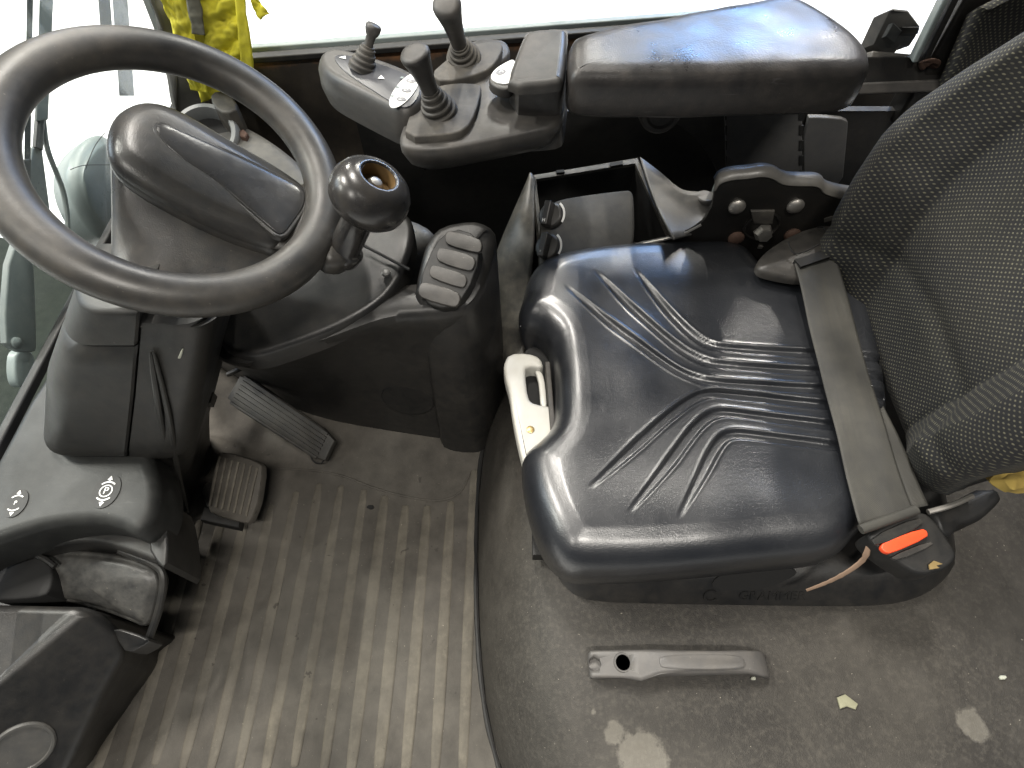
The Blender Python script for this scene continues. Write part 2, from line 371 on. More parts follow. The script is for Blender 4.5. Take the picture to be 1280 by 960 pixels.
def thing(name, label, cat, loc, group=None):
    o = bpy.data.objects.new(name, None); col.objects.link(o); o.location = loc; o.empty_display_size = .05
    o['label'] = label; o['category'] = cat
    if group: o['group'] = group
    return o
def tag(o, label, cat, group=None):
    o['label'] = label; o['category'] = cat
    if group: o['group'] = group
    return o
def loft(rings, cap=(True, True), closed=True):
    n = len(rings[0]); vs = [p for r in rings for p in r]; fs = []
    for k in range(len(rings) - 1):
        for i in range(n if closed else n - 1):
            j = (i + 1) % n; fs.append((k * n + i, k * n + j, (k + 1) * n + j, (k + 1) * n + i))
    if cap[0]: fs.append(tuple(range(n))[::-1])
    if cap[1]: fs.append(tuple(range((len(rings) - 1) * n, len(rings) * n)))
    return vs, fs
def ccw(pts, up):
    c = sum(pts, Vector()) / len(pts); a = Vector()
    for i in range(len(pts)): a += (pts[i] - c).cross(pts[(i + 1) % len(pts)] - c)
    return pts if a.dot(up) > 0 else pts[::-1]
def inflate(pts, prof, up=Z, down=None, dome=0, domes=6):
    """outline swept through (inset, height) steps; inset measured inward, height along up (down direction below zero)"""
    pts = ccw(pts, up); n = len(pts); down = down or -up
    nor = []
    for i in range(n):
        t = (pts[(i + 1) % n] - pts[i - 1]).normalized(); nor.append(up.cross(t).normalized())
    rings = []
    for ins, h in prof:
        off = up * h if h >= 0 else down * -h
        rings.append([pts[i] + nor[i] * ins + off for i in range(n)])
    if dome:
        last = rings[-1]; c = sum(last, Vector()) / n
        for k in range(1, domes):
            s = math.cos(k / domes * math.pi / 2); hh = math.sin(k / domes * math.pi / 2) * dome
            rings.append([c + (p - c) * s + up * hh for p in last])
        vs, fs = loft(rings, (True, False)); vs = vs + [c + up * dome]; b = (len(rings) - 1) * n
        fs += [(b + i, b + (i + 1) % n, len(vs) - 1) for i in range(n)]
        return vs, fs
    return loft(rings)
def rprof(h, r, n=5, base=None):
    p = [(0, -h), (0, -r)] if base is None else [(base, -h), (0, -r)]
    for k in range(1, n + 1):
        a = k / n * math.pi / 2; p.append((r * (1 - math.cos(a)), -r + r * math.sin(a)))
    return p
def frame_of(d):
    d = d.normalized(); a = Vector((0, 0, 1)) if abs(d.z) < .9 else Vector((1, 0, 0)); e1 = d.cross(a).normalized(); return e1, d.cross(e1).normalized()
def lathe(base, axis, prof, n=40, sq=None):
    axis = axis.normalized(); e1, e2 = frame_of(axis); rings = []
    for t, r in prof:
        rings.append([base + axis * t + (e1 * math.cos(2 * math.pi * i / n) + e2 * math.sin(2 * math.pi * i / n)) * max(r, 1e-5) for i in range(n)])
    return loft(rings)
def tube(path, rad, n=14, flat_=1.0, upv=None):
    rings = []; m = len(path); prev = None
    for i, p in enumerate(path):
        d = (path[min(i + 1, m - 1)] - path[max(i - 1, 0)]).normalized()
        if upv is not None: e2 = (upv - d * upv.dot(d)).normalized(); e1 = d.cross(e2)
        else:
            if prev is None: e1, e2 = frame_of(d)
            else: e1 = (prev - d * prev.dot(d)).normalized(); e2 = d.cross(e1)
            prev = e1
        r = rad[i] if isinstance(rad, (list, tuple)) else rad
        rings.append([p + e1 * r * math.cos(2 * math.pi * k / n) + e2 * r * flat_ * math.sin(2 * math.pi * k / n) for k in range(n)])
    return loft(rings)
def box(a, b):
    x0, y0, z0 = a; x1, y1, z1 = b
    vs = [(x0, y0, z0), (x1, y0, z0), (x1, y1, z0), (x0, y1, z0), (x0, y0, z1), (x1, y0, z1), (x1, y1, z1), (x0, y1, z1)]
    return [Vector(v) for v in vs], [(0, 3, 2, 1), (4, 5, 6, 7), (0, 1, 5, 4), (1, 2, 6, 5), (2, 3, 7, 6), (3, 0, 4, 7)]
def prism(pts, off):
    n = len(pts); return loft([pts, [p + off for p in pts]])
def join(*vfs):
    vs, fs = [], []
    for v, f in vfs:
        b = len(vs); vs += list(v); fs += [tuple(i + b for i in q) for q in f]
    return vs, fs
def obar(p, q, wdir, wid, thick):
    d = (q - p).normalized(); wd = (wdir - d * wdir.dot(d)).normalized(); t = d.cross(wd)
    ring = lambda c: [c + wd * wid / 2 + t * thick / 2, c - wd * wid / 2 + t * thick / 2, c - wd * wid / 2 - t * thick / 2, c + wd * wid / 2 - t * thick / 2]
    return loft([ring(p), ring(q)])
def cut(o, vf):
    c = mk('cutter', vf, M['dark']); b = o.modifiers.new('cut', 'BOOLEAN'); b.object = c; b.operation = 'DIFFERENCE'; b.solver = 'EXACT'
    dg = bpy.context.evaluated_depsgraph_get(); me = bpy.data.meshes.new_from_object(o.evaluated_get(dg)); old = o.data
    o.modifiers.clear(); o.data = me; bpy.data.objects.remove(c)
    me.shade_smooth(); me.set_sharp_from_angle(angle=R(35))
def text(name, s, size, origin, xdir, ydir, mat, parent, depth=.0006):
    cu = bpy.data.curves.new(name, 'FONT'); cu.body = s; cu.size = size; cu.extrude = depth; cu.align_x = 'CENTER'; cu.align_y = 'CENTER'; cu.resolution_u = 3
    t = bpy.data.objects.new('tmp', cu); col.objects.link(t); dg = bpy.context.evaluated_depsgraph_get(); dg.update()
    me = bpy.data.meshes.new_from_object(t.evaluated_get(dg)); bpy.data.objects.remove(t)
    x = xdir.normalized(); n = x.cross(ydir).normalized(); y = n.cross(x)
    me.transform(Matrix(((x.x, y.x, n.x, origin.x), (x.y, y.y, n.y, origin.y), (x.z, y.z, n.z, origin.z), (0, 0, 0, 1))))
    me.materials.clear(); me.materials.append(mat); me.name = name
    o = bpy.data.objects.new(name, me); col.objects.link(o); o.parent = parent
    if parent.type == 'EMPTY': o.location = -parent.location
    return o
def disc(c, n, a, b, e1, thick=.0008, seg=36, bump_=0):
    n = n.normalized(); e1 = (e1 - n * e1.dot(n)).normalized(); e2 = n.cross(e1)
    return loft([[c + e1 * a * math.cos(2 * math.pi * i / seg) + e2 * b * math.sin(2 * math.pi * i / seg) + n * h for i in range(seg)] for h in (0, thick)])
def ringarc(c, n, e1, r, wd, a0, a1, thick=.0006, seg=26):
    n = n.normalized(); e1 = (e1 - n * e1.dot(n)).normalized(); e2 = n.cross(e1); rs = []
    for i in range(seg + 1):
        a = a0 + (a1 - a0) * i / seg; d = e1 * math.cos(a) + e2 * math.sin(a)
        rs.append([c + d * (r - wd / 2), c + d * (r + wd / 2), c + d * (r + wd / 2) + n * thick, c + d * (r - wd / 2) + n * thick])
    return loft(rs)
def struct(name, vf, mat, **k):
    o = mk(name, vf, mat, **k); o['kind'] = 'structure'; return o

# ================================================================== THE SETTING
struct('warehouse_floor', box((-30, -12, -.95), (30, 30, -.9)), M['ground'])
struct('cab_floor', box((-.98, -.16, -.06), (1.3, 1.4, -.012)), M['deep'])

# floor mat with its ribs
fm = thing('floor_mat', 'dusty brown ribbed rubber mat covering the footwell floor', 'floor mat', (-.4, .2, -.012))
gx = np.linspace(-.96, .015, 60); gy = np.linspace(-.15, .80, 60); vs, fs = [], []
for yy in gy:
    for xx in gx: vs.append(Vector((xx, yy, .0015 * noise.noise(Vector((xx * 7, yy * 7, 1.3))))))
for j in range(59):
    for i in range(59): fs.append((j * 60 + i, j * 60 + i + 1, (j + 1) * 60 + i + 1, (j + 1) * 60 + i))
mk('mat_sheet', (vs, fs), M['mat'], fm, ang=60, solid=.008)
for k in range(14):
    x = -.077 - .0445 * k + random.uniform(-.002, .002); wd = .0105 + random.uniform(-.001, .001)
    y1 = [.47, .41, .40, .40, .415, .425, .44, .44, .43, .40, .40, .38, .36, .36][k] + random.uniform(-.006, .006); y0 = -.03 + random.uniform(-.02, .01)
    p = [Vector((x + sx * wd, yy, .0042)) for sx, yy in ((-1, y0), (1, y0), (1, y1), (-1, y1))]
    pts = smooth_closed([p[0], p[0] * .5 + p[1] * .5 - Vector((0, .008, 0)), p[1], p[2], p[2] * .5 + p[3] * .5 + Vector((0, .008, 0)), p[3]], 2)
    mk('rib', inflate(pts, [(0, 0), (.0012, .0010), (.0035, .0017)]), M['rib'], fm, ang=50)
# welded seam and patch of the mat beyond the ribs
sp = smooth_open(ats([(345, 585), (420, 590), (470, 612), (540, 628), (575, 620), (588, 590)], .005), 3)
mk('mat_seam', tube(sp, .0022, 8), M['mat'], fm)

# engine cover (hood) the seat stands on
HZ = .24
edge = [(640, 470), (618, 520), (605, 560), (599, 620), (597, 700), (599, 780), (604, 850), (612, 905), (628, 965), (650, 1040)]
ep = resample(smooth_open(ats(edge, .0), 2), 70, False)
prof = [(0, 0), (.004, .035), (.012, .075), (.026, .12), (.046, .163), (.07, .198), (.098, .222), (.13, .235), (.17, .2395), (.25, HZ)]
vs, fs = [], []; cols = 44
for p in ep:
    row = [p + Vector((dx, 0, dz)) for dx, dz in prof]; last = row[-1].x
    for k in range(1, cols - len(prof) + 1): row.append(Vector((last + (1.25 - last) * k / (cols - len(prof)), p.y, HZ)))
    for q in row: q.z += .0022 * noise.noise(Vector((q.x * 11, q.y * 11, .4))) if q.z > .05 else 0
    vs += row
for j in range(len(ep) - 1):
    for i in range(cols - 1): fs.append((j * cols + i, j * cols + i + 1, (j + 1) * cols + i + 1, (j + 1) * cols + i))
hood = thing('engine_cover', 'worn brown-black rubber covered hood the seat is mounted on', 'engine cover', (.5, .3, 0))
mk('cover_mat', (vs, fs), M['hood'], hood, ang=60)
lip = [p + Vector((-.004, 0, .004)) for p in ep]
mk('edge_strip', tube(lip, [.0045 + .0018 * noise.noise(p * 25) for p in lip], 8), M['deep'], hood)
tag(mk('paint_flake', inflate([at(u, v, z=HZ + .003) for u, v in ((1046, 872), (1056, 868), (1072, 880), (1069, 887), (1058, 883), (1050, 886))], [(0, -.001), (0, .0012), (.0015, .002)]), M['flake']),
    'small pale yellow flake lying on the hood right of the handle', 'debris')
for (u, v, s), lab in zip(((942, 848, 4), (1253, 847, 5), (463, 634, 5)), ('tiny pale crumb beside the right end of the grab handle', 'tiny pale crumb on the hood near the right picture edge', 'tiny dark crumb on the ribbed floor mat')):
    zz = HZ + .001 if u > 620 else .006
    pts = [at(u + s * math.cos(a) * random.uniform(.6, 1.2), v + s * .6 * math.sin(a), z=zz) for a in np.linspace(0, 6.28, 7)[:-1]]
    tag(mk('crumb', inflate(pts, [(0, -.001), (0, .001), (.001, .002)]), M['pale'] if u > 620 else M['dark']), lab, 'debris', 'crumbs')

og = thing('added_shade_guard', 'barred dark overhead guard above the seat and wheel', 'light blocker', (.3, .6, 1.5))  # bars and frame added out of view to block and shape the light
for a_, b_ in (((-.50, .08, 1.50), (1.24, .17, 1.54)), ((-.50, 1.14, 1.50), (1.24, 1.23, 1.54)), ((-.50, .172, 1.50), (-.40, 1.138, 1.54)), ((1.14, .172, 1.50), (1.24, 1.138, 1.54))):
    mk('shade_guard_frame', box(a_, b_), M['deep'], og, bev=.008)
for k in range(6): mk('shade_guard_bar', box((-.398, .262 + k * .15, 1.505), (1.138, .310 + k * .15, 1.535)), M['deep'], og, bev=.004)
mk('added_shade_wall', box((1.20, .0, .25), (1.24, 1.22, 1.50)), M['deep'], og, bev=.004)  # unseen wall added behind the seat to hold back light
# right side wall of the cab, its window and sill
sw = thing('cab_side_panel', 'dark rust-stained steel side wall with window sill behind the consoles', 'cab wall', (0, 1.16, 0))
WA, WB = at(300, 78, z=.468), at(640, 52, z=.468)
dW = (WB - WA).normalized(); nW = Vector((dW.y, -dW.x, 0))          # towards the cab
P0, P1 = WA - dW * .10, WA + dW * 1.02
mk('wall_sheet', loft([[P0 + nW * .004, P0 - nW * .03, P0 - nW * .03 - Z * .47, P0 + nW * .004 - Z * .47], [P1 + nW * .004, P1 - nW * .03, P1 - nW * .03 - Z * .47, P1 + nW * .004 - Z * .47]]), M['wall'], sw)
mk('sill_rail', loft([[q + nW * .012 + Z * .001, q - nW * .010 + Z * .001, q - nW * .010 + Z * .013, q + nW * .012 + Z * .013] for q in (P0, P1)]), M['deep'], sw, bev=.003)
mk('sill_trim', loft([[q - nW * .0125 + Z * .001, q - nW * .03 + Z * .001, q - nW * .03 + Z * .020, q - nW * .0125 + Z * .020] for q in (P0, P1)]), M['lamp'], sw, bev=.003)
R0, R1 = Vector((P1.x - .02, 1.17, .43)), Vector((1.19, 1.17, .43))
mk('rear_quarter_sheet', loft([[q + Vector((0, 0, 0)), q + Vector((0, .03, 0)), q + Vector((0, .03, -.43)), q + Vector((0, 0, -.43))] for q in (R0, R1)]), M['wall'], sw)
win = thing('side_window', 'clear side window panes standing on the sill behind the joysticks', 'window', P0 - nW * .02 + Z * .02)
split = at(706, 30, y=1.26); s1 = (split - P0).dot(dW)
for a, b, off in ((.02, s1, -.020), (s1 - .03, 1.12, -.026)):
    q0, q1 = P0 + dW * a + nW * off + Z * .021, P0 + dW * b + nW * off + Z * .021
    mk('pane', loft([[q, q - nW * .004, q - nW * .004 + Z * .75, q + Z * .75] for q in (q0, q1)]), M['glass2'], win)

# windscreen, seal, front pillar
WX = -.75
ws = thing('windscreen', 'dirty front windscreen pane left of the steering column', 'windscreen', (WX, .5, .34))
mk('pane', box((WX - .005, -.3, .34), (WX, 1.24, 1.25)), M['glass'], ws)
mk('bottom_seal', box((WX - .009, -.3, .327), (WX + .006, 1.24, .345)), M['deep'], ws, bev=.004)
ap = thing('front_pillar', 'black front cab pillar behind the yellow vest', 'pillar', (-.74, 1.27, .3))
q = [at(196, -30, x=-.75), at(206, 150, x=-.75)]
mk('pillar_post', loft([[c + Vector((0, 0, 0)), c + Vector((.06, .03, 0)), c + Vector((.04, .09, 0)), c + Vector((-.03, .06, 0))] for c in (q[1] + Vector((0, .02, -.45)), q[0] + Vector((0, -.01, .3)))]), M['deep'], ap, bev=.006)
mk('edge_trim', loft([[c + Vector((-.002, -.012, 0)), c + Vector((.010, -.012, 0)), c + Vector((.010, -.001, 0)), c + Vector((-.002, -.001, 0))] for c in (q[1] + Vector((0, .018, -.45)), q[0] + Vector((0, -.012, .3)))]), M['wiper'], ap)

# ================================================================== OUTSIDE THE WINDSCREEN
tf = tag(mk('truck_front', inflate(smooth_closed(ats([(-10, 285), (60, 330), (96, 356), (100, 400), (40, 560), (-160, 760), (-260, 700), (-200, 250)], .2), 1), rprof(.22, .012, 4)), M['truck']),
         'dark greenish body panel of the truck front seen below the wiper', 'body panel')
wp = thing('wiper', 'grey windscreen wiper with flat arm and bolted joint at left edge', 'wiper', at(30, 470, x=-.80))
def outx(u, v, x): return at(u, v, x=x)
XW = -.79
mk('arm_bracket', inflate(smooth_closed([outx(u, v, XW) for u, v in ((14, 300), (42, 305), (47, 432), (44, 441), (22, 440), (4, 425))], 1), rprof(.01, .003, 3), Vector((1, 0, 0))), M['wiper'], wp)
mk('arm_foot', inflate(smooth_closed([outx(u, v, XW - .012) for u, v in ((21, 436), (44, 438), (45, 470), (38, 484), (22, 484), (18, 462))], 2), rprof(.014, .004, 3), Vector((1, 0, 0))), M['lamp'], wp)
mk('bolt', lathe(outx(19, 428, XW), Vector((1, 0, 0)), [(0, .0085), (.004, .0085), (.006, .006), (.0075, .001)], 16), M['wiper'], wp)
mk('arm_taper', inflate([outx(u, v, XW) for u, v in ((40, 185), (53, 183), (64, 268), (30, 262))], rprof(.008, .003, 3), Vector((1, 0, 0))), M['wiper'], wp)
mk('arm_rod', tube(smooth_open([outx(47, 186, XW), outx(49, 160, XW), outx(52, 120, XW)], 1), .007, 10), M['wiperdark'], wp)
mk('blade_holder', loft([[outx(45, 152, XW), outx(60, 150, XW), outx(60, 150, XW + .008), outx(45, 152, XW + .008)], [outx(50, -30, XW), outx(68, -30, XW), outx(68, -30, XW + .008), outx(50, -30, XW + .008)]]), M['wiper'], wp, bev=.002)
mk('blade', loft([[outx(30, 210, XW), outx(38, 208, XW), outx(38, 208, XW + .006), outx(30, 210, XW + .006)], [outx(34, -30, XW), outx(42, -30, XW), outx(42, -30, XW + .006), outx(34, -30, XW + .006)]]), M['wiperdark'], wp)
mk('blade_clip', loft([[outx(25, 235, XW), outx(38, 233, XW), outx(38, 233, XW + .01), outx(25, 235, XW + .01)], [outx(27, 200, XW), outx(39, 198, XW), outx(39, 198, XW + .01), outx(27, 200, XW + .01)]]), M['wiperdark'], wp, bev=.002)
mk('washer_hose', tube(smooth_open([outx(u, v, XW) for u, v in ((54, 150), (58, 185), (70, 215), (80, 240), (85, 275), (83, 300))], 2), .0042, 8), M['wiper'], wp)
ms = thing('mast_rail', 'pair of dark upright bars outside the windscreen left of the pillar', 'rail', at(160, 130, x=-1.1))
mk('rail_strip', loft([[at(u, v, x=x) for u, v, x in ((u0, v0, -1.1), (u0 + 15, v0, -1.1), (u0 + 15, v0, -1.14), (u0, v0, -1.14))] for u0, v0 in ((118, -60), (126, 42))]), M['wiperdark'], ms)
mk('rail_strip', loft([[at(u, v, x=x) for u, v, x in ((u0, v0, -1.06), (u0 + 19, v0, -1.06), (u0 + 19, v0, -1.1), (u0, v0, -1.1))] for u0, v0 in ((136, -60), (145, 60), (149, 120))]), M['wiperdark'], ms)
hl = thing('work_lamp', 'grey rounded lamp housing outside the glass left of instrument pod', 'lamp', at(115, 300, x=-.86))
LC = [(135, 165), (112, 168), (93, 190), (85, 215), (90, 245), (105, 275), (128, 300), (150, 300), (160, 200)]
mk('housing', inflate(resample(smooth_closed([outx(u, v, -.84) for u, v in LC], 3), 60), rprof(.09, .02, 6), Vector((.8, -.3, .5)).normalized(), dome=.012), M['lamp'], hl, ang=60)
mk('seam', tube(smooth_open([outx(u, v, -.812) for u, v in ((131, 166), (118, 182), (109, 205), (107, 212))], 2), .0008, 6), M['deep'], hl)
mk('seam', tube(smooth_open([outx(u, v, -.812) for u, v in ((88, 212), (98, 208), (109, 206), (138, 206))], 2), .0007, 6), M['wiperdark'], hl)

# ================================================================== THINGS ROUND THE FRONT PILLAR
def sheet(A, B, C, D, nx, ny, amp, freq, seed, dirn, extra=None):
    vs, fs = [], []
    for j in range(ny + 1):
        for i in range(nx + 1):
            s, t = i / nx, j / ny; p = (A * (1 - s) + B * s) * (1 - t) + (D * (1 - s) + C * s) * t
            d = amp * noise.noise(Vector((s * freq[0], t * freq[1], seed))) + amp * .45 * noise.noise(Vector((s * freq[0] * 2.6, t * freq[1] * 2.6, seed + 5)))
            if extra: d += extra(s, t)
            vs.append(p + dirn * d + Vector((noise.noise(Vector((t * 5, seed, s))) * amp * .6 * (1 if i in (0, nx) else .3), 0, 0)))
    for j in range(ny):
        for i in range(nx): a = j * (nx + 1) + i; fs.append((a, a + 1, a + nx + 2, a + nx + 1))
    return vs, fs
YV = 1.10
ve = thing('safety_vest', 'fluorescent yellow safety vest hanging from the front pillar', 'vest', at(270, 110, y=YV))
nv = Vector((.1, -.8, .5)).normalized()
mk('cloth', sheet(at(186, -45, y=YV), at(296, -45, y=YV), at(317, 97, y=YV), at(252, 128, y=YV), 60, 80, .012, (4, 9), 3.1, nv, lambda s, t: .007 * math.sin(t * 30 + 6 * s) * (s > .35)), M['vest'], ve, ang=80, solid=.002)
mk('cloth_fold', sheet(at(190, -40, y=YV - .012), at(222, -40, y=YV - .012), at(262, 116, y=YV - .012), at(238, 112, y=YV - .012), 24, 70, .011, (3, 8), 8.4, nv), M['vest'], ve, ang=80, solid=.002)
mk('reflective_strip', sheet(at(226, -40, y=YV - .028), at(244, -40, y=YV - .028), at(257, 44, y=YV - .024), at(240, 42, y=YV - .024), 8, 40, .004, (1, 7), 4.4, nv), M['reflect'], ve, ang=80, solid=.0015)
mk('hem', sheet(at(290, -45, y=YV - .012), at(301, -45, y=YV - .012), at(319, 97, y=YV - .012), at(303, 92, y=YV - .012), 6, 60, .005, (1, 6), 6.4, nv), M['vest'], ve, ang=80, solid=.002)
mk('tie_strap', sheet(at(296, -30, y=YV), at(312, -12, y=YV), at(336, 17, y=YV), at(326, 25, y=YV), 8, 30, .010, (1, 3), 9.2, nv), M['vest'], ve, ang=80, solid=.002)
rg = tag(mk('rag', inflate(catmull([at(u, v, y=1.13) for u, v in ((188, -10), (214, 15), (235, 60), (252, 100), (268, 112), (255, 135), (222, 150), (208, 105), (200, 60))], 5), [(0, -.03), (0, -.005), (.006, .004), (.014, .009)], Vector((0, -.8, .6)), dome=.006), M['rag'], sub=1),
         'crumpled dark grey cloth bundled behind the yellow vest', 'cloth')
for v_ in rg.data.vertices: v_.co += Vector((1, -1, .6)) * (.012 * noise.noise(v_.co * 28))
# dashboard cowl beyond the pod
dz = .40
db = thing('dashboard', 'black dashboard with cowl, vent and lower panel between column and far wall', 'dashboard', (-.35, .75, 0))
mk('cowl', inflate(resample(smooth_closed(ats([(190, 200), (205, 150), (245, 122), (285, 140), (335, 165), (385, 205), (425, 265), (520, 262), (560, 300), (400, 345), (270, 330), (160, 300)], dz), 2), 90), rprof(.28, .03, 6)), M['grey'], db, ang=60)
mk('cowl_block', inflate(smooth_closed(ats([(262, 115), (285, 112), (300, 135), (280, 142), (265, 132)], dz + .045), 1), rprof(.06, .005, 3)), M['rubber'], db)
vc = at(258, 168, z=dz + .012); vn = Vector((.12, -.42, .90)).normalized()
vr = mk('vent_ring', lathe(vc - vn * .025, vn, [(0, .062), (.03, .061), (.036, .057), (.036, .05), (.03, .047), (.004, .044)], 40), M['ring'], db)
mk('vent_duct', lathe(vc - vn * .03, vn, [(0, .045), (.012, .044), (.0125, .001)], 30), M['dark'], vr)
tag(mk('rust_crumb', inflate([at(u, v, z=dz + .012) for u, v in ((298, 162), (304, 160), (309, 165), (306, 170), (299, 168))], [(0, -.012), (0, -.004), (.002, -.002)]), M['rust']),
    'small rusty brown crumb on the grey cowl behind the wheel', 'debris')

# lower dash: curved sheet in front of the pedals, upper panel and button tower
flo = resample(smooth_open(ats([(215, 430), (270, 455), (335, 497), (400, 526), (520, 546), (600, 557), (612, 552), (622, 520)], -.005), 2), 80, False)
edg = resample(smooth_open(ats([(238, 425, .40), (275, 452, .40), (305, 461, .402), (345, 449, .41), (400, 431, .42), (450, 412, .43), (490, 399, .44), (535, 397, .446), (572, 393, .450), (590, 382, .455), (600, 365, .462)]), 2), 80, False)
rings = [flo] + [[p * (1 - t) + q * t + Vector((0, .010 * math.sin(t * math.pi), 0)) for p, q in zip(flo, edg)] for t in (.05, .2, .4, .6, .8, .93, .975)]
rings += [[q + Vector((0, .004, .004)) for q in edg], [q + Vector((0, .012, .009)) for q in edg], [q + Vector((0, .03, .012)) for q in edg], [q + Vector((0, .06, .005)) for q in edg]]
mk('footwell_panel', loft(rings, (False, False), False), M['black'], db, ang=50)
# embossed round boss
bc = at(510, 500, y=.552)
mk('round_boss', lathe(bc + Vector((0, .006, 0)), Vector((-.08, -1, .05)), [(0, .05), (.0060, .05), (.0075, .048), (.0075, .0005)], 40), M['deep'], db)
mk('cable', tube(smooth_open([at(u, v, y=.62) for u, v in ((285, 468), (330, 447), (380, 425), (440, 400), (480, 385))], 2), .005, 8), M['rubber'], db)
# upper knee panel, two facets meeting at a crease
kp = [(425, 262, .46), (500, 258, .50), (519, 276, .50), (514, 315, .49), (497, 352, .47), (470, 380, .455), (420, 408, .445), (360, 430, .435), (305, 447, .428), (262, 425, .42), (300, 340, .45)]
mk('knee_panel', inflate(resample(smooth_closed(ats(kp), 2), 80), rprof(.04, .010, 5)), M['black'], db, ang=50)
mk('knee_crease', tube([at(455, 307, z=.487), at(512, 337, z=.489)], .0022, 8), M['dark'], db)
mk('panel_screw', lathe(at(483, 342, z=.478), Vector((0, -.1, 1)), [(0, .0065), (.004, .0065), (.0055, .004), (.0055, .0005)], 16), M['grey'], db)
# tower carrying four blank switches
TA = [(515, 372, .468), (522, 330, .484), (532, 295, .50), (550, 277, .508), (590, 270, .512), (612, 276, .512), (622, 288, .508), (616, 318, .49), (606, 350, .475), (594, 375, .464), (578, 388, .455), (545, 388, .455)]
tw = mk('switch_tower', inflate(resample(smooth_closed(ats(TA), 1), 90), rprof(.46, .018, 6, base=-.012)), M['black'], db, ang=60)
BT = [[(559, 287), (603, 299), (600, 317), (555, 305)], [(549, 308), (596, 321), (589, 340), (544, 326)], [(540, 330), (585, 344), (579, 361), (535, 346)], [(527, 351), (577, 366), (570, 385), (521, 371)]]
pn = (at(*BT[0][0], z=.512) - at(*BT[3][0], z=.476)); px_ = at(603, 299, z=.512) - at(559, 287, z=.512)
tn = px_.cross(pn).normalized(); tn = tn if tn.z > 0 else -tn; tp0 = at(560, 335, z=.494) + tn * .002
mk('switch_bezel', inflate(smooth_closed([on(u, v, tp0, tn) for u, v in ((552, 280), (610, 297), (575, 392), (514, 375))], 2), rprof(.02, .003, 3), tn), M['deep'], tw)
for qd in BT:
    pts = [on(u, v, tp0 + tn * .004, tn) for u, v in qd]; c = sum(pts, Vector()) / 4; pts = [c + (p - c) * 1.04 for p in pts]
    mk('blank_switch', inflate(smooth_closed([q for k in range(4) for q in (pts[k] * .86 + pts[k - 1] * .14, pts[k] * .72 + pts[(k + 1) % 4] * .28 if k % 2 == 1 else pts[k] * .86 + pts[(k + 1) % 4] * .14)], 1), rprof(.006, .0018, 3), tn), M['console'], tw)

# ================================================================== STEERING COLUMN
sc_ = thing('steering_column', 'black plastic steering column housing with glossy instrument pod on top', 'steering column', (-.7, .45, 0))
def rrect(x0, x1, y0, y1, z, r, n=7):
    pts = []
    for cx, cy, a0 in ((x1 - r, y1 - r, 0), (x0 + r, y1 - r, 90), (x0 + r, y0 + r, 180), (x1 - r, y0 + r, 270)):
        for k in range(n): a = R(a0 + 90 * k / (n - 1)); pts.append(Vector((cx + r * math.cos(a), cy + r * math.sin(a), z)))
    return pts
def interp(tab, z):
    zs = [t[0] for t in tab]; return [float(np.interp(z, zs, [t[k] for t in tab])) for k in range(1, len(tab[0]))]
body = [(-.01, -.86, -.640, .370, .56), (.12, -.80, -.588, .372, .57), (.24, -.735, -.520, .362, .58), (.36, -.677, -.452, .344, .59), (.48, -.602, -.392, .372, .60), (.60, -.503, -.335, .415, .61), (.66, -.45, -.31, .44, .61)]
seam = [(.30, -.572), (.36, -.541), (.48, -.474), (.61, -.409), (.66, -.386)]
rings = []
for z in (-.01, .03, .08, .13, .18, .23, .28, .32): a = interp(body, z); rings.append(rrect(a[0] + .03, a[1], a[2] + .008, a[3], z, .035))
for z in (.345, .37, .40, .44, .48, .52, .56, .577): a = interp(body, z); s = interp(seam, z)[0]; rings.append([Vector((s + .0012 if p.x < s + .02 else p.x, p.y, z)) if p.y > a[2] + .03 else Vector((max(s + .0012, p.x - (.016 if p.x < s + .0185 else 0)), p.y if p.x > s + .03 else min(p.y, a[2] + .002), z)) for p in rrect(s + .0012, a[1], a[2], a[3], z, .035)])
mk('column_body', loft(rings), M['column'], sc_, ang=50)
def shell(z0, z1, off):
    rs = []
    zz = np.linspace(z0, z1, 16); r = .03
    for k, z in enumerate(zz):
        a = interp(body, z); s = interp(seam, z)[0]; e = min(k, 15 - k); sh = .004 * (1 if e == 0 else 0)
        x0, x1, y0 = a[0] + sh, s - .0012, a[2] + off + sh
        ring = [Vector((x1, y0 + .10, z)), Vector((x0 + .0, y0 + .10, z))]
        for j in range(10): b = R(180 + 90 * j / 9); ring.append(Vector((x0 + .05 + .05 * math.cos(b), y0 + .06 + .06 * math.sin(b), z)))
        ring += [Vector((x1 - .003, y0, z)), Vector((x1, y0 + .003, z))]; rs.append(ring)
    return loft(rs)
mk('lower_shell', shell(.352, .548, -.003), M['column'], sc_, ang=40)
mk('upper_shell', shell(.5505, .598, -.004), M['column'], sc_, ang=40)
# sculpted ribs down the driver's flank
for pts in ([(192, 440, .55), (205, 490, .47), (215, 540, .37), (222, 590, .27), (236, 640, .14)], [(188, 440, .55), (197, 500, .45), (207, 555, .34)]):
    path = smooth_open([at(u, v, y=.352 if z < .4 else .352 + (z - .4) * .27) for u, v, z in pts], 2)
    mk('flank_rib', tube(path, [.0012 + .0028 * math.sin(math.pi * i / (len(path) - 1)) for i in range(len(path))], 10), M['column'], sc_)
mk('scuff', inflate(smooth_closed([at(u, v, y=.392) for u, v in ((227, 437), (229, 441), (222, 456), (215, 462), (214, 459), (221, 450))], 2), [(0, -.006), (0, .0005), (.0006, .001)], Vector((.2, -1, .3)).normalized()), M['pale'], sc_)['label'] = 'pale scuff mark on the column flank'
mk('clip', box(at(263, 500, z=.31) - Vector((.004, .01, .006)), at(263, 500, z=.31) + Vector((.006, .01, .008))), M['metal'], sc_)

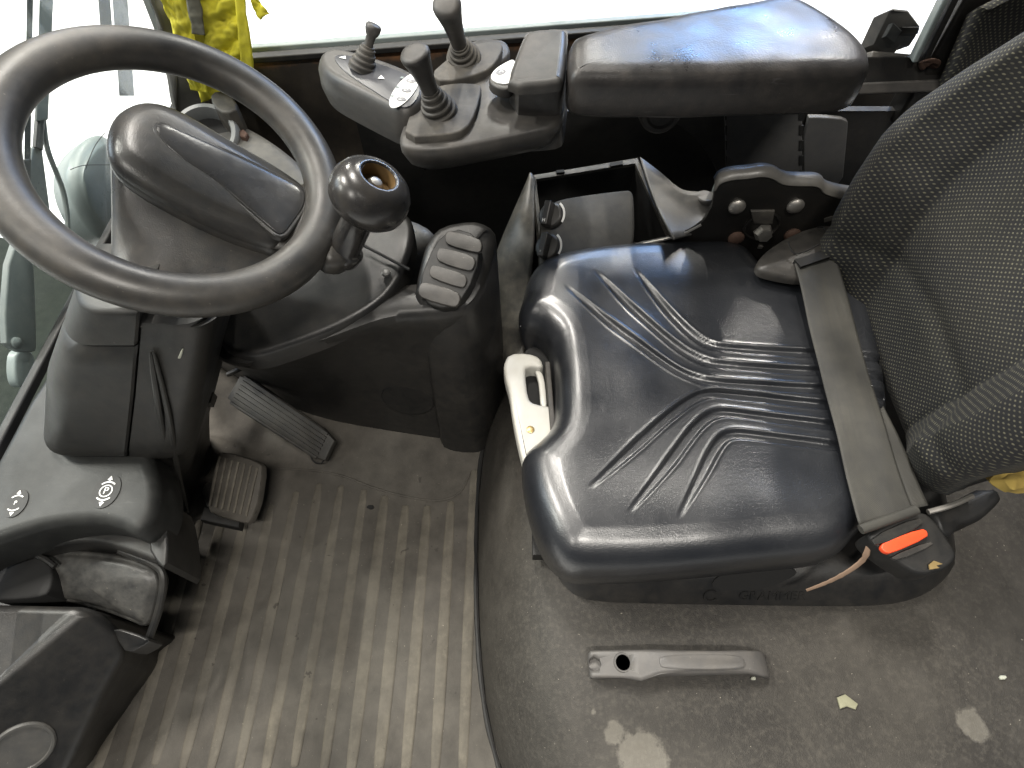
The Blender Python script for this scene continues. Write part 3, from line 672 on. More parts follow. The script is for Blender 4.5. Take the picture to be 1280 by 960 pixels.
# instrument pod under the wheel plane
WC = Vector((-.386, .568, .666)); WN = Vector((.505, -.144, .851)).normalized(); WR = .165
PP = WC - WN * .030
po = [(134, 190), (138, 163), (155, 143), (185, 135), (225, 146), (290, 183), (350, 218), (382, 243), (385, 264), (370, 290), (346, 311), (322, 308), (268, 288), (212, 260), (168, 234), (143, 213)]
pts = resample(catmull([on(u, v, PP, WN) for u, v in po], 6), 96)
dn = Vector((-.30, .05, -.95)).normalized()
prof = [(0, -.012), (0, -.002), (.0016, 0), (.0016, .0012), (-.0004, .0026), (.0006, .008), (.004, .0135), (.010, .0185), (.019, .022)]
pts = ccw(pts, WN); hv, hf = inflate(pts, prof, WN, dn, dome=.004)
hf = hf[:]; hf = [f for f in hf if len(f) != 96]
cpod = sum(pts, Vector()) / 96; lowr = rrect(-.488, -.340, .407, .60, .572, .03, 24); clow = sum(lowr, Vector()) / len(lowr)
def by_angle(ring, c):
    an = np.unwrap([math.atan2(p.y - c.y, p.x - c.x) for p in ring]); 
    if an[-1] < an[0]: an = an[::-1]; ring = ring[::-1]
    return an, ring
aL, rL = by_angle(lowr, clow); aP = [math.atan2(p.y - cpod.y, p.x - cpod.x) for p in hv[:96]]
def pick(a):
    A = np.r_[aL, aL[0] + 2 * math.pi]; Q = rL + [rL[0]]; a = (a - A[0]) % (2 * math.pi) + A[0]
    return Vector([float(np.interp(a, A, [q[k] for q in Q])) for k in range(3)])
tgtr = [pick(a) for a in aP]; extra = []
for t in (1.0, .85, .65, .45, .25, .10): extra.append([hv[i] * (1 - t) + tgtr[i] * t for i in range(96)])
rv, rf_ = loft(extra + [hv[:96]], (True, False))
pod = mk('instrument_pod', (lambda A, B: (A[0] + B[0], A[1] + [tuple(i + len(A[0]) for i in f) for f in B[1]]))((rv, rf_), (hv, hf)), M['pod'], sc_, ang=50)
do = [(194, 160), (202, 156), (216, 160), (290, 193), (350, 222), (379, 238), (380, 256), (368, 276), (352, 294), (335, 284), (275, 232), (228, 200), (203, 178)]
dp = resample(catmull([on(u, v, PP + WN * .0235, WN) for u, v in do], 5), 80)
mk('display_bezel', inflate(dp, [(-.005, -.006), (-.004, .0003), (-.0022, .0014), (.0002, .0012), (.0012, -.0004)], WN), M['pod'], pod)
c = sum(dp, Vector()) / len(dp)
M['display'] = plastic('smoked_display_window', (.040, .041, .044), .20, .22, grain=.04, scratch=.25)
mk('display', inflate([c + (p - c) * .985 for p in dp], [(0, -.004), (0, .0018)], WN, dome=.0035), M['display'], pod, ang=60)

# ================================================================== STEERING WHEEL
sw_ = thing('steering_wheel', 'large dark steering wheel with a spinner knob on its right side', 'steering wheel', WC)
e1 = Vector((0, 1, 0)).cross(WN).normalized(); e2 = WN.cross(e1)
def wp_(a, r, h=0): return WC + (e1 * math.cos(a) + e2 * math.sin(a)) * r + WN * h
rings = []; NR = 140
for i in range(NR):
    a = 2 * math.pi * i / NR; d = (e1 * math.cos(a) + e2 * math.sin(a)); ring = []
    for k in range(26):
        b = 2 * math.pi * k / 26; cr, sr = math.cos(b), math.sin(b)
        ring.append(WC + d * (WR + 0.0245 * cr) + WN * (0.0215 * sr))
    rings.append(ring)
n = 26; vs = [p for r in rings for p in r]; fs = [(i * n + k, ((i + 1) % NR) * n + k, ((i + 1) % NR) * n + (k + 1) % n, i * n + (k + 1) % n) for i in range(NR) for k in range(n)]
mk('rim', (vs, fs), M['rim'], sw_, ang=80)
# one wide spoke running from the rim under the pod
tgt = on(392, 268, WC, WN) - WC; a0 = math.atan2(tgt.dot(e2), tgt.dot(e1)); rs = []
for k in range(13):
    t = k / 12; r = .030 + (WR - .004 - .030) * t; half = .030 + .030 * t + .035 * max(0, t - .75) ** 2 * 16 * .5; dip = -.046 + .046 * (t ** 2.2)
    dr = e1 * math.cos(a0) + e2 * math.sin(a0); tr = -e1 * math.sin(a0) + e2 * math.cos(a0); ring = []
    for j in range(20):
        b = 2 * math.pi * j / 20; ring.append(WC + dr * r + tr * half * math.copysign(abs(math.cos(b)) ** .7, math.cos(b)) + WN * (dip + .009 * math.sin(b)))
    rs.append(ring)
mk('spoke', loft(rs), M['rim'], sw_, ang=60)
mk('hub', lathe(WC - WN * .10, WN, [(0, .03), (.05, .034), (.06, .03)], 30), M['deep'], sw_)
# spinner knob
kb = on(430, 312, WC, WN); kv = -ray(455, 240).normalized(); ka = (kv * .70 + (RT * .42 + UP * .907) * .714).normalized(); kl = .122
KS = 1.22
kn = mk('spinner_knob', lathe(kb, ka, [(-.012, .024), (0, .0255), (.004, .0225), (.009, .0200), (kl * .55, .0190), (kl * .75, .025)], 40), M['gloss'], sw_, ang=50)
cap = [(.053, .014), (.0535, .026), (.0575, .0335), (.064, .0378), (.072, .0392), (.0815, .0378), (.0895, .0335), (.095, .027), (.098, .0195), (.0982, .0175), (.097, .0165), (.0815, .0155), (.080, .001)]
cap = [(kl * .62 + (t - .053) * KS, r * KS) for t, r in cap]; ct_ = cap[-1][0]
mk('knob_cap', lathe(kb, ka, cap, 56), M['gloss'], kn, ang=60)
mk('knob_lining', lathe(kb + ka * (ct_ + .001), ka, [(0, .0192), (.002, .0196), (.019, .0204), (.019, .0198), (.003, .0190), (.002, .001)], 40), M['brown'], kn)
mk('knob_bolt', lathe(kb + ka * (ct_ + .003), ka, [(0, .010), (.005, .010), (.010, .0065), (.012, .001)], 20), M['metal'], kn)
mk('knob_clamp', inflate(resample(smooth_closed([on(u, v, WC, WN) for u, v in ((395, 285), (415, 275), (447, 303), (446, 325), (425, 338), (398, 330))], 2), 40), [(0, -.016), (0, 0), (.002, .006), (.006, .010), (.012, .012)], WN), M['rim'], sw_, ang=60)

# ================================================================== SHELF WITH PARKING BRAKE PRINT, LEVER WELL, DOOR SIDE HOUSING
SZ = .345
sh = thing('brake_console', 'grey-black shelf below the windscreen with parking brake symbols', 'console', (-.62, .3, .2))
so = [(84, 406), (150, 470), (196, 588), (197, 625), (187, 652), (168, 670), (148, 658), (112, 650), (52, 657), (0, 674), (-70, 700), (-110, 760)]
sp = [at(u, v, z=SZ) for u, v in so]; sp = [Vector((max(p.x, WX + .008), p.y, SZ)) for p in sp] + [Vector((WX + .008, .2, SZ))]
mk('shelf_top', inflate(resample(smooth_closed(sp, 2), 110), rprof(.075, .016, 7)), M['shelf'], sh, ang=60)
skp = [(0, 700), (60, 682), (115, 676), (160, 690), (205, 708), (206, 640), (200, 600), (120, 560), (-60, 650)]
mk('skirt', inflate(smooth_closed([at(u, v, z=.285) for u, v in skp], 2), rprof(.05, .008, 4)), M['black'], sh, ang=50)
mk('end_cheek', inflate(smooth_closed([at(u, v, z=.30) for u, v in ((196, 610), (207, 640), (211, 700), (201, 712), (182, 680))], 1), rprof(.10, .004, 3)), M['black'], sh)
def brake_print(c, s, worn, nm):
    ax = (at(c[0] + 10, c[1] - 26, z=SZ) - at(c[0], c[1], z=SZ)).normalized()      # along the arrows
    o = at(c[0], c[1], z=SZ + .0006); side = ax.cross(Z)
    dd = mk('symbol_plate', disc(o, Z, s * 1.5, s * 1.12, ax, .0007), M['deep'], sh)
    o = o + Z * .0007; vf = [ringarc(o, Z, ax, s * .50, s * .09, 0, 6.2832), ringarc(o, Z, ax, s * .80, s * .12, -.75, .75), ringarc(o, Z, ax, s * .80, s * .12, math.pi - .75, math.pi + .75)]
    for d in (1, -1):
        t = o + ax * d * s * 1.36; b = o + ax * d * s * .98
        vf.append(prism([t, b + side * s * .22, b - side * s * .22][::d], Z * .0006)); vf.append(obar(o + ax * d * s * .8 + Z * .0003, b + Z * .0003, side, s * .12, .0006))
    if worn: vf = vf[1:3] + vf[3:6]
    mk('symbol_ring', join(*vf), M['mark'], dd)
    if not worn: text('symbol_letter', 'P', s * .85, o + Z * .0003, -side * -1 if False else side, ax, M['mark'], dd, .0003)
    else: text('symbol_letter', 'P', s * .6, o + Z * .0003, side, ax, M['mark'], dd, .0003)
brake_print((133, 614), .0165, False, 'p'); brake_print((20, 629), .0135, True, 'q')

lv = thing('lever_well', 'scuffed black curved tongue in the recess below the parking shelf', 'lever', (-.6, .15, .1))
tp = [(20, 690, .245), (60, 687, .25), (120, 690, .255), (170, 698, .252), (200, 716, .245), (196, 750, .225), (184, 788, .20), (160, 776, .205), (105, 757, .215), (50, 750, .21), (20, 748, .21)]
def domedpatch(pts, up, h, dome): return inflate(resample(smooth_closed(pts, 2), 70), rprof(h, .006, 4), up, dome=dome)
mk('tongue', domedpatch(ats(tp), Vector((.1, -.35, .93)).normalized(), .03, .012), M['scuffed'], lv, ang=60)
mk('rim_lip', tube(smooth_open(ats([(150, 688, .262), (198, 706, .258), (206, 722, .25), (200, 760, .225), (187, 796, .195)]), 3), .0055, 10), M['black'], lv)
mk('recess', inflate(smooth_closed(ats([(-40, 684), (40, 692), (66, 705), (64, 735), (52, 748), (-40, 752)], .258), 2), rprof(.06, .004, 3)), M['dark'], lv)  # solid black block, its colour standing in for the hollow's shade
mk('recess_wall', tube(smooth_open(ats([(-30, 678, .27), (20, 686, .268), (55, 697, .266), (69, 708, .262)]), 2), .004, 8), M['black'], lv)
mk('support', loft([[Vector((-.95, .14, z)), Vector((-.70 + z * .35, .14, z)), Vector((-.66 + z * .35, .33, z)), Vector((-.95, .33, z))] for z in (-.01, .18)]), M['deep'], lv)

dh = thing('door_side_housing', 'faceted black plastic housing with round cap at lower left', 'housing', (-.65, .05, 0))
T = {k: at(*p[:2], z=p[2]) for k, p in {'a': (-120, 752, .275), 'b': (108, 757, .265), 'b2': (104, 770, .262), 'c': (150, 790, .235), 'd': (186, 800, .19), 'e': (157, 815, .175), 'f': (128, 868, .13), 'g': (84, 965, .06), 'h': (-160, 990, .20), 'i': (-25, 868, .262), 'j': (98, 806, .236), 'k': (66, 985, .13), 'm': (50, 1000, .04)}.items()}
dB = (T['i'] - T['b']); dB.z = 0; hB = Vector((-dB.y, dB.x, 0)).normalized(); hB = hB if hB.x > 0 else -hB
T['i'].z = T['b'].z = .265; fn = (hB * .80 + Z * .60).normalized()
for k_, px in {'c': (150, 790), 'e': (157, 815), 'f': (128, 868), 'g': (84, 965), 'k': (-10, 1010)}.items(): T[k_] = on(px[0], px[1], T['b'], fn)
loop = ['a', 'b', 'c', 'e', 'f', 'g', 'k', 'i', 'h']; vs = [T[n_] for n_ in loop] + [Vector((T[n_].x - (.06 if n_ in 'cefgk' else .0), T[n_].y, -.02)) for n_ in loop]; nl = len(loop)
fs = [[0, 1, 7, 8], [1, 2, 3, 4, 5, 6, 7], list(range(nl, 2 * nl))] + [[i_, (i_ + 1) % nl, (i_ + 1) % nl + nl, i_ + nl] for i_ in range(nl)]
mk('shell', (vs, fs), M['black'], dh, ang=30, bev=.014, seg=6)
mk('corner_ledge', inflate(smooth_closed(ats([(140, 782, .222), (184, 796, .212), (186, 803, .205), (158, 817, .195), (146, 800, .21)]), 1), rprof(.04, .003, 3)), M['black'], dh)
rc = on(28, 935, T['b'], fn)
cp = mk('round_cap', lathe(rc - fn * .002, fn, [(0, .036), (.004, .036), (.006, .034), (.006, .031), (.004, .030), (.0035, .0005)], 44), M['grey'], dh)
mk('cap_notch', disc(rc + fn * .0022 - Vector((.022, 0, 0)), fn, .011, .009, Vector((1, 0, 0)), .001), M['dark'], cp)

# ================================================================== PEDALS
ac = thing('accelerator_pedal', 'long ribbed accelerator pedal tilted beside the dash wall', 'pedal', at(350, 560, z=0))
AP = [at(305, 468, z=.10), at(416, 545, z=.075), at(401, 577, z=.050), at(285, 503, z=.075)]
AP = [sum(AP, Vector()) / 4 + (p - sum(AP, Vector()) / 4) * 1.06 for p in AP]
an = (AP[1] - AP[0]).cross(AP[3] - AP[0]).normalized(); an = an if an.z > 0 else -an
mk('pad', inflate(smooth_closed([AP[0], AP[0] * .5 + AP[1] * .5, AP[1], AP[1] * .5 + AP[2] * .5, AP[2], AP[2] * .5 + AP[3] * .5, AP[3], AP[3] * .5 + AP[0] * .5], 1), rprof(.012, .003, 3), an), M['pedal'], ac)
for k in range(7):
    t = (k + .5) / 7; a = AP[0] * (1 - t) + AP[3] * t; b = AP[1] * (1 - t) + AP[2] * t
    mk('tread', obar(a * .95 + b * .05 + an * .0015, a * .07 + b * .93 + an * .0015, AP[3] - AP[0], .0052, .005), M['pedal'], ac, bev=.001, seg=2)
mk('pedal_arm', tube([at(340, 520, z=.05), at(345, 535, z=.02), at(330, 520, z=-.005)], .010, 10), M['deep'], ac)
mk('return_spring', tube(smooth_open([at(u, v, z=.035) for u, v in ((388, 570), (392, 578), (402, 580), (405, 574), (398, 571))], 2), .0016, 6), M['deep'], ac)
bp = thing('brake_pedal', 'square worn grooved brake pedal next to the steering column', 'pedal', at(290, 640, z=0))
BPp = [at(273, 563, z=.125), at(329, 580, z=.125), at(322, 628, z=.105), at(311, 655, z=.095), at(258, 640, z=.095)]
bc_ = sum(BPp, Vector()) / 5; BPp = [bc_ + (p - bc_) * 1.04 for p in BPp]
bn = (BPp[1] - BPp[0]).cross(BPp[4] - BPp[0]).normalized(); bn = bn if bn.z > 0 else -bn
mk('pad', inflate(smooth_closed([q for k in range(5) for q in (BPp[k] * .88 + BPp[k - 1] * .12, BPp[k] * .88 + BPp[(k + 1) % 5] * .12)], 1), [(0, -.016), (0, -.004), (.002, 0), (.006, .002)], bn), M['mat'], bp)
for k in range(7):
    t = (k + .7) / 7.4; a = BPp[0] * (1 - t) + BPp[1] * t; b = BPp[4] * (1 - t) + BPp[3] * t
    mk('tread', obar(a * .9 + b * .1 + bn * .0025, a * .12 + b * .88 + bn * .0025, BPp[1] - BPp[0], .0046, .0045), M['rib'], bp, bev=.0012, seg=2)
mk('pedal_arm', tube([at(290, 605, z=.10), at(270, 640, z=.06), at(262, 610, z=.05)], .014, 12), M['deep'], bp)
mk('pedal_back', inflate([at(u, v, z=.075) for u, v in ((256, 632), (300, 650), (298, 660), (250, 650))], rprof(.02, .003, 3)), M['deep'], bp)

# ================================================================== SEAT
CZ = .395
seat = thing('driver_seat', 'black driver seat with grooved vinyl cushion and dotted fabric backrest', 'seat', (.3, .44, HZ))
oc = [(652, 384), (663, 352), (692, 333), (760, 320), (840, 316), (898, 316), (929, 326), (950, 348), (985, 360), (1040, 362), (1075, 380), (1095, 470), (1100, 560), (1085, 640), (1060, 678), (1030, 700), (960, 709), (850, 720), (760, 725), (712, 722), (684, 700), (664, 655), (653, 605), (655, 575), (674, 557), (688, 540), (692, 510), (690, 470), (686, 440), (672, 424), (653, 414), (648, 400)]
ol = resample(catmull(ats(oc, .345), 8), 600)
cc = at(866, 508, z=.345); O2 = np.array([(p.x, p.y) for p in ol]); C2 = np.array((cc.x, cc.y))
S = np.r_[np.linspace(0, .86, 96), np.linspace(.86, 1, 34)[1:]]
PT = C2 + (O2 - C2)[None] * S[:, None, None]                       # rings x pts x 2
flatp = PT.reshape(-1, 2)
def dist_poly(P, A, closed):
    best = np.full(len(P), 9.); tt = np.zeros(len(P)); L = 0
    B = np.roll(A, -1, 0) if closed else A[1:]; A_ = A if closed else A[:-1]
    for a, b in zip(A_, B):
        d = b - a; l = np.linalg.norm(d) + 1e-9; t = np.clip(((P - a) @ d) / l ** 2, 0, 1); q = np.linalg.norm(P - (a + t[:, None] * d), axis=1)
        m_ = q < best; best[m_] = q[m_]; tt[m_] = L + t[m_] * l; L += l
    return best, tt, L
dist, _, _ = dist_poly(flatp, O2[::3], True)
r_ = .040; e = np.clip(1 - dist / r_, 0, 1)
zz = CZ - .052 * (1 - np.sqrt(np.clip(1 - e ** 2.4, 0, 1)))
near = np.exp(-((flatp[:, 1] - .245) / .05) ** 2) + .8 * np.exp(-((flatp[:, 1] - .665) / .06) ** 2); front = np.exp(-((flatp[:, 0] - .075) / .05) ** 2)
zz += .007 * near * np.clip(dist / .05, 0, 1) + .005 * front * np.clip(dist / .05, 0, 1) - .004 * np.exp(-((flatp[:, 0] - .36) ** 2 + (flatp[:, 1] - .43) ** 2) / .03)
GR = [[(706, 361), (775, 412), (835, 455), (866, 471), (900, 477), (1110, 490)], [(742, 341), (800, 394), (850, 435), (878, 449), (905, 455), (1110, 468)], [(791, 338), (835, 388), (868, 420), (888, 430), (910, 434), (1110, 446)],
      [(735, 614), (800, 552), (850, 508), (880, 490), (912, 490), (1110, 514)], [(785, 643), (835, 582), (872, 530), (895, 514), (920, 514), (1110, 540)], [(846, 650), (876, 596), (897, 554), (912, 541), (940, 542), (1110, 565)]]
for g_ in GR:
    A = np.array([(p.x, p.y) for p in resample(smooth_open(ats(g_, CZ), 3), 70, False)])
    d, t, L = dist_poly(flatp, A, False)
    ta = np.clip(t / .10, 0, 1) ** .8; wd = .0022 + .0042 * ta
    q = d / wd
    sm = np.clip((1.3 - q) / .62, 0, 1); sm = sm * sm * (3 - 2 * sm)
    zz += -.0066 * ta * sm + .0010 * ta * np.exp(-((q - 1.55) / .3) ** 2)
nz = np.array([noise.noise(Vector((x * 14, y * 14, 2.))) for x, y in flatp[::1]]); zz += .0016 * nz
K, N_ = len(S), 600
vs = [Vector((p[0], p[1], z)) for p, z in zip(flatp, zz)]
fs = [(k * N_ + i, k * N_ + (i + 1) % N_, (k + 1) * N_ + (i + 1) % N_, (k + 1) * N_ + i) for k in range(1, K - 1) for i in range(N_)]
fs += [(0, N_ + i, N_ + (i + 1) % N_) for i in range(N_)]
base = (K - 1) * N_
for ins, h in ((.001, .318), (.006, .300), (.016, .288)):
    b0 = len(vs)
    for i in range(N_):
        d = (C2 - O2[i]); d = d / np.linalg.norm(d); vs.append(Vector((O2[i][0] + d[0] * ins, O2[i][1] + d[1] * ins, h)))
    fs += [(base + i, base + (i + 1) % N_, b0 + (i + 1) % N_, b0 + i) for i in range(N_)]; base = b0
fs.append(tuple(base + i for i in range(N_)))
# weld the collapsed centre ring away
used = sorted({i for f in fs for i in f}); rm = {o_: i for i, o_ in enumerate(used)}
cushion = mk('cushion', ([vs[i] for i in used], [tuple(rm[i] for i in f) for f in fs]), M['leather'], seat, ang=70)
# pan below the cushion
pan = [(690, 430), (672, 600), (684, 690), (700, 730), (722, 748), (760, 754), (1000, 758), (1100, 758), (1150, 748), (1185, 722), (1200, 690), (1150, 500), (1060, 330), (760, 320)]
po_ = resample(smooth_closed(ats(pan, HZ + .014), 2), 110)
sp_ = mk('seat_pan', inflate(po_, [(.012, -.010), (.003, -.005), (0, .001), (.003, .006), (.024, .031), (.034, .038), (.05, .042)]), M['black'], seat, ang=50)
bl = ats([(880, 741), (1036, 744)], y=po_[0].y) if False else None
ny = min(p.y for p in po_)
tx = at(965, 742, z=HZ + .03).x; ny = min((p for p in po_ if p.y < .3), key=lambda p: abs(p.x - tx)).y
tcy = Vector((0, .021, .025)).normalized(); tcn = Vector((0, -tcy.z, tcy.y))
tc = Vector((tx, ny + .0135, HZ + .014 + .0185)) + tcn * .0004
mk('pan_shade_patch', inflate(smooth_closed([on(u, v, tc, tcn) for u, v in ((884, 737), (940, 738), (975, 730), (1004, 712), (960, 708), (900, 716))], 2), [(0, -.002), (0, .0004)], tcn), M['dark'], sp_)  # dark patch on the pan slope, painting the shadow gap under the cushion
tc = tc - tcy * .005
text('raised_lettering', 'GRAMMER', .020, tc, Vector((1, 0, 0)), tcy, M['deep'], sp_, .0010)
mk('raised_emblem', ringarc(tc + Vector((-.085, .0, .0)), tcn, Vector((1, 0, 0)), .0085, .003, .5, 5.8, .0012), M['deep'], sp_)
# white grip lever in the cushion's front notch
lg = [(636, 441), (629, 455), (631, 470), (637, 490), (641, 520), (648, 555), (655, 582), (668, 575), (695, 545), (694, 508), (668, 504), (660, 498), (656, 462), (660, 457), (680, 460), (676, 446), (660, 440)]
lev = mk('weight_lever', inflate(resample(smooth_closed(ats(lg, .352), 1), 120), rprof(.028, .006, 5)), M['white'], seat, ang=45)
mk('lever_latch', inflate(smooth_closed(ats([(668, 461), (678, 464), (682, 482), (684, 512), (676, 510), (674, 482), (672, 472)], .342), 1), rprof(.008, .002, 3)), M['white'], lev)
mk('lever_recess', inflate(smooth_closed(ats([(655, 430), (690, 438), (700, 500), (694, 552), (672, 560), (652, 470)], .322), 2), rprof(.03, .003, 3)), M['dark'], seat)  # black filler, the shade of the lever hole put into its colour
mk('lever_guide', obar(at(684, 455, z=.348), at(691, 540, z=.348), Vector((1, 0, 0)), .008, .016), M['rubber'], seat, bev=.002)
mk('lever_screw', lathe(at(663, 537, z=.3525), Z, [(0, .0058), (.0012, .0058), (.002, .004), (.002, .0004)], 18), M['brass'], lev)
mk('seat_slide', box((.03, .23, HZ + .002), (.52, .66, HZ + .03)), M['deep'], seat)

# backrest: rounded shell with bolsters, dotted cloth
YC = .475
hw = [(.0, .176), (.012, .190), (.03, .199), (.06, .206), (.12, .222), (.19, .240), (.25, .246), (.30, .240), (.36, .220), (.43, .192), (.50, .172), (.56, .158), (.64, .140), (.68, .115), (.70, .08)]
rings, uvs = [], []; nf = 110; nb = 26
hs = np.r_[np.linspace(0, .06, 9), np.linspace(.06, .6, 70)[1:], np.linspace(.6, .70, 12)[1:]]
for h in hs:
    wdt = float(np.interp(h, [a for a, b in hw], [b for a, b in hw]))
    ed = 1 - max(0, 1 - h / .05) ** 2; z = .345 + h * math.cos(R(13)); xr = .548 + h * math.sin(R(13)) + .03 * (1 - ed)
    yc = YC + .14 * min(h, .25)
    ring = []
    for i in range(nf):
        s = -1 + 2 * i / (nf - 1); ys = wdt * math.sin(s * math.pi / 2) if False else wdt * s
        aa = abs(s); rd = .034 * (1 - math.sqrt(max(0, 1 - max(0, (aa - .80) / .20) ** 2)))
        cr = .66 - .05 * math.cos(h * 5); bol = (.082 if s > 0 else .060) * (1 - .35 * min(1, max(0, (h - .28) / .2))) * np.clip((aa - cr + .16) / .30, 0, 1) ** 1.3 * min(1, h / .10)
        cre = .007 * math.exp(-((aa - cr + .10) / .030) ** 2) * min(1, h / .05)
        lum = .010 * math.exp(-((h - .20) / .11) ** 2) * (1 - aa ** 2)
        hc = .006 * math.exp(-((h - .115 - .03 * (1 - aa)) / .012) ** 2)
        x = xr - bol + cre - lum + rd + hc
        ring.append(Vector((x, yc + ys, z))); uvs.append((ys, h))
    for j in range(nb):
        s = 1 - 2 * (j + .5) / nb; e_ = 1 - abs(s) ** 6; ring.append(Vector((xr + .03 + .06 * e_, yc + wdt * s, z))); uvs.append((wdt * s, h))
    rings.append(ring)
vs, fs = loft(rings)
mk('backrest', (vs, fs, uvs), M['fabric'], seat, ang=80)
mk('backrest_foam', inflate(catmull([at(u, v, z=.45) for u, v in ((1240, 596), (1256, 584), (1275, 578), (1300, 584), (1296, 604), (1272, 616), (1250, 613))], 4), [(0, -.02), (0, 0), (.006, .006)], Vector((-.3, -.5, .8)).normalized(), dome=.006), M['foam'], seat)['label'] = 'torn yellow foam showing at the backrest corner'
fm_ = bpy.data.objects['backrest_foam']
for v_ in fm_.data.vertices: v_.co += Vector((noise.noise(v_.co * 60), noise.noise(v_.co * 60 + Vector((9, 0, 0))), noise.noise(v_.co * 55 + Vector((0, 9, 0))))) * .007
mk('hinge_cover', inflate(catmull(ats([(1160, 640), (1192, 628), (1226, 610), (1250, 606), (1252, 626), (1234, 644), (1208, 652), (1192, 668), (1170, 664)], .36), 4), rprof(.08, .01, 4)), M['deep'], seat, ang=60)
for v_ in bpy.data.objects['hinge_cover'].data.vertices: v_.co += Vector((1, 1, .8)) * (.008 * noise.noise(v_.co * 35))
mk('hinge_rod', tube(smooth_open(ats([(1160, 640, .40), (1190, 632, .405), (1215, 620, .40)]), 2), .0035, 8), M['metal'], seat)

# far side plate of the seat, bolts and latch
PY = .735
def yp(u, v): return at(u, v, y=PY)
fl = [(893, 222), (898, 213), (915, 208), (935, 207), (950, 204), (965, 206), (978, 215), (1000, 216), (1024, 216), (1030, 228), (1080, 236)]
lo = [(1080, 285), (1020, 320), (950, 340), (880, 330), (800, 335), (720, 345), (690, 332), (740, 318), (800, 306), (850, 295), (878, 280), (890, 258)]
tpz = smooth_open([at(u, v, y=PY + .028) for u, v in fl], 2); faceout = [yp(u, v + 17) for u, v in fl]
face = smooth_open(faceout, 2)
pl = mk('side_plate', prism(face + smooth_open([yp(u, v) for u, v in lo], 2), Vector((0, .006, 0))), M['plate'], seat, ang=30)
mk('plate_flange', loft([[p + Vector((0, -.0015, .0015)) for p in face], [p * .5 + q * .5 + Vector((0, 0, .006)) for p, q in zip(face, tpz)], tpz], (False, False), False), M['flange'], pl, solid=.003, ang=70)
mk('plate_edge', tube(smooth_open([yp(u, v) - Vector((0, .002, 0)) for u, v in ((690, 330), (740, 317), (800, 305), (850, 294), (876, 280))], 2), .0022, 6), M['metal'], pl)
for u, v, mm in ((921, 258, 'metal'), (994, 257, 'metal'), (920, 297, 'rust'), (990, 293, 'rust')):
    mk('bolt', lathe(yp(u, v), Vector((0, -1, 0)), [(-.002, .0135), (.003, .0135), (.006, .011), (.008, .006), (.0085, .0005)], 22), M[mm], pl)
mk('latch_ring', lathe(yp(952, 282), Vector((0, -1, 0)), [(0, .030), (.003, .030), (.004, .027), (.001, .025), (.001, .001)], 30), M['plate'], pl)
mk('latch_block', inflate([yp(u, v) - Vector((0, .004, 0)) for u, v in ((938, 262), (968, 262), (965, 278), (941, 278))], rprof(.006, .002, 3), Vector((0, -1, 0))), M['rubber'], pl)
mk('latch_bolt', lathe(yp(953, 289), Vector((0, -1, .2)), [(0, .016), (.006, .016), (.010, .013), (.016, .012), (.017, .0005)], 6), M['metal'], pl)
mk('plate_slot', obar(yp(1030, 275) - Vector((0, .001, 0)), yp(1062, 266) - Vector((0, .001, 0)), Z, .009, .001), M['flange'], pl)
mk('plate_tab', box(yp(950, 308) - Vector((.004, .003, .003)), yp(950, 308) + Vector((.004, .001, .003))), M['metal'], pl)

# ================================================================== SEAT BELT
belt = thing('seat_belt', 'dusty grey lap belt buckled across the rear of the cushion', 'seat belt', at(1060, 480, z=.40))
rp_ = [(942, 336), (954, 314), (992, 290), (1030, 278), (1070, 272), (1075, 338), (1010, 350), (972, 345)]
rcv = mk('retractor_cover', inflate(resample(smooth_closed(ats(rp_, .425), 2), 60), rprof(.014, .008, 4), Vector((-.15, -.35, .92)).normalized(), Vector((0, 0, -1)), dome=.006), M['console'], belt, ang=55)
mk('cover_seam', tube(smooth_open(ats([(985, 302, .443), (990, 316, .440), (1000, 318, .440), (1034, 300, .443), (1032, 284, .446), (1022, 284, .446)]), 1), .0012, 6), M['dark'], rcv)
mk('belt_slot', obar(at(996, 331, z=.438), at(1052, 312, z=.438), Vector((0, 0, 1)), .008, .016), M['dark'], rcv)
lft = [(993, 330, .438), (997, 345, .432), (1008, 395, .420), (1020, 445, .412), (1033, 495, .408), (1047, 548, .408), (1060, 600, .412), (1070, 645, .415), (1074, 657, .412)]
rgt = [(1044, 318, .438), (1049, 335, .432), (1064, 390, .420), (1080, 445, .412), (1094, 495, .408), (1108, 545, .408), (1124, 590, .412), (1138, 628, .415), (1143, 640, .412)]
LA = resample(smooth_open(ats(lft), 2), 70, False); RA = resample(smooth_open(ats(rgt), 2), 70, False)
vs, uvs, fs = [], [], []; nw = 22; L = 0
for k in range(70):
    if k: L += (LA[k] - LA[k - 1]).length
    for i in range(nw):
        s = i / (nw - 1); p = LA[k] * (1 - s) + RA[k] * s; w_ = (s - .5)
        p = p + Z * (.004 * noise.noise(Vector((s * 1.6, k * .06, 3))) + .0045 * math.cos(w_ * math.pi) * math.sin(k / 69 * math.pi)); vs.append(p); uvs.append((s * .047, L))
for k in range(69):
    for i in range(nw - 1): a = k * nw + i; fs.append((a, a + 1, a + nw + 1, a + nw))
mk('webbing', (vs, fs, uvs), M['web'], belt, ang=80, solid=.0016)
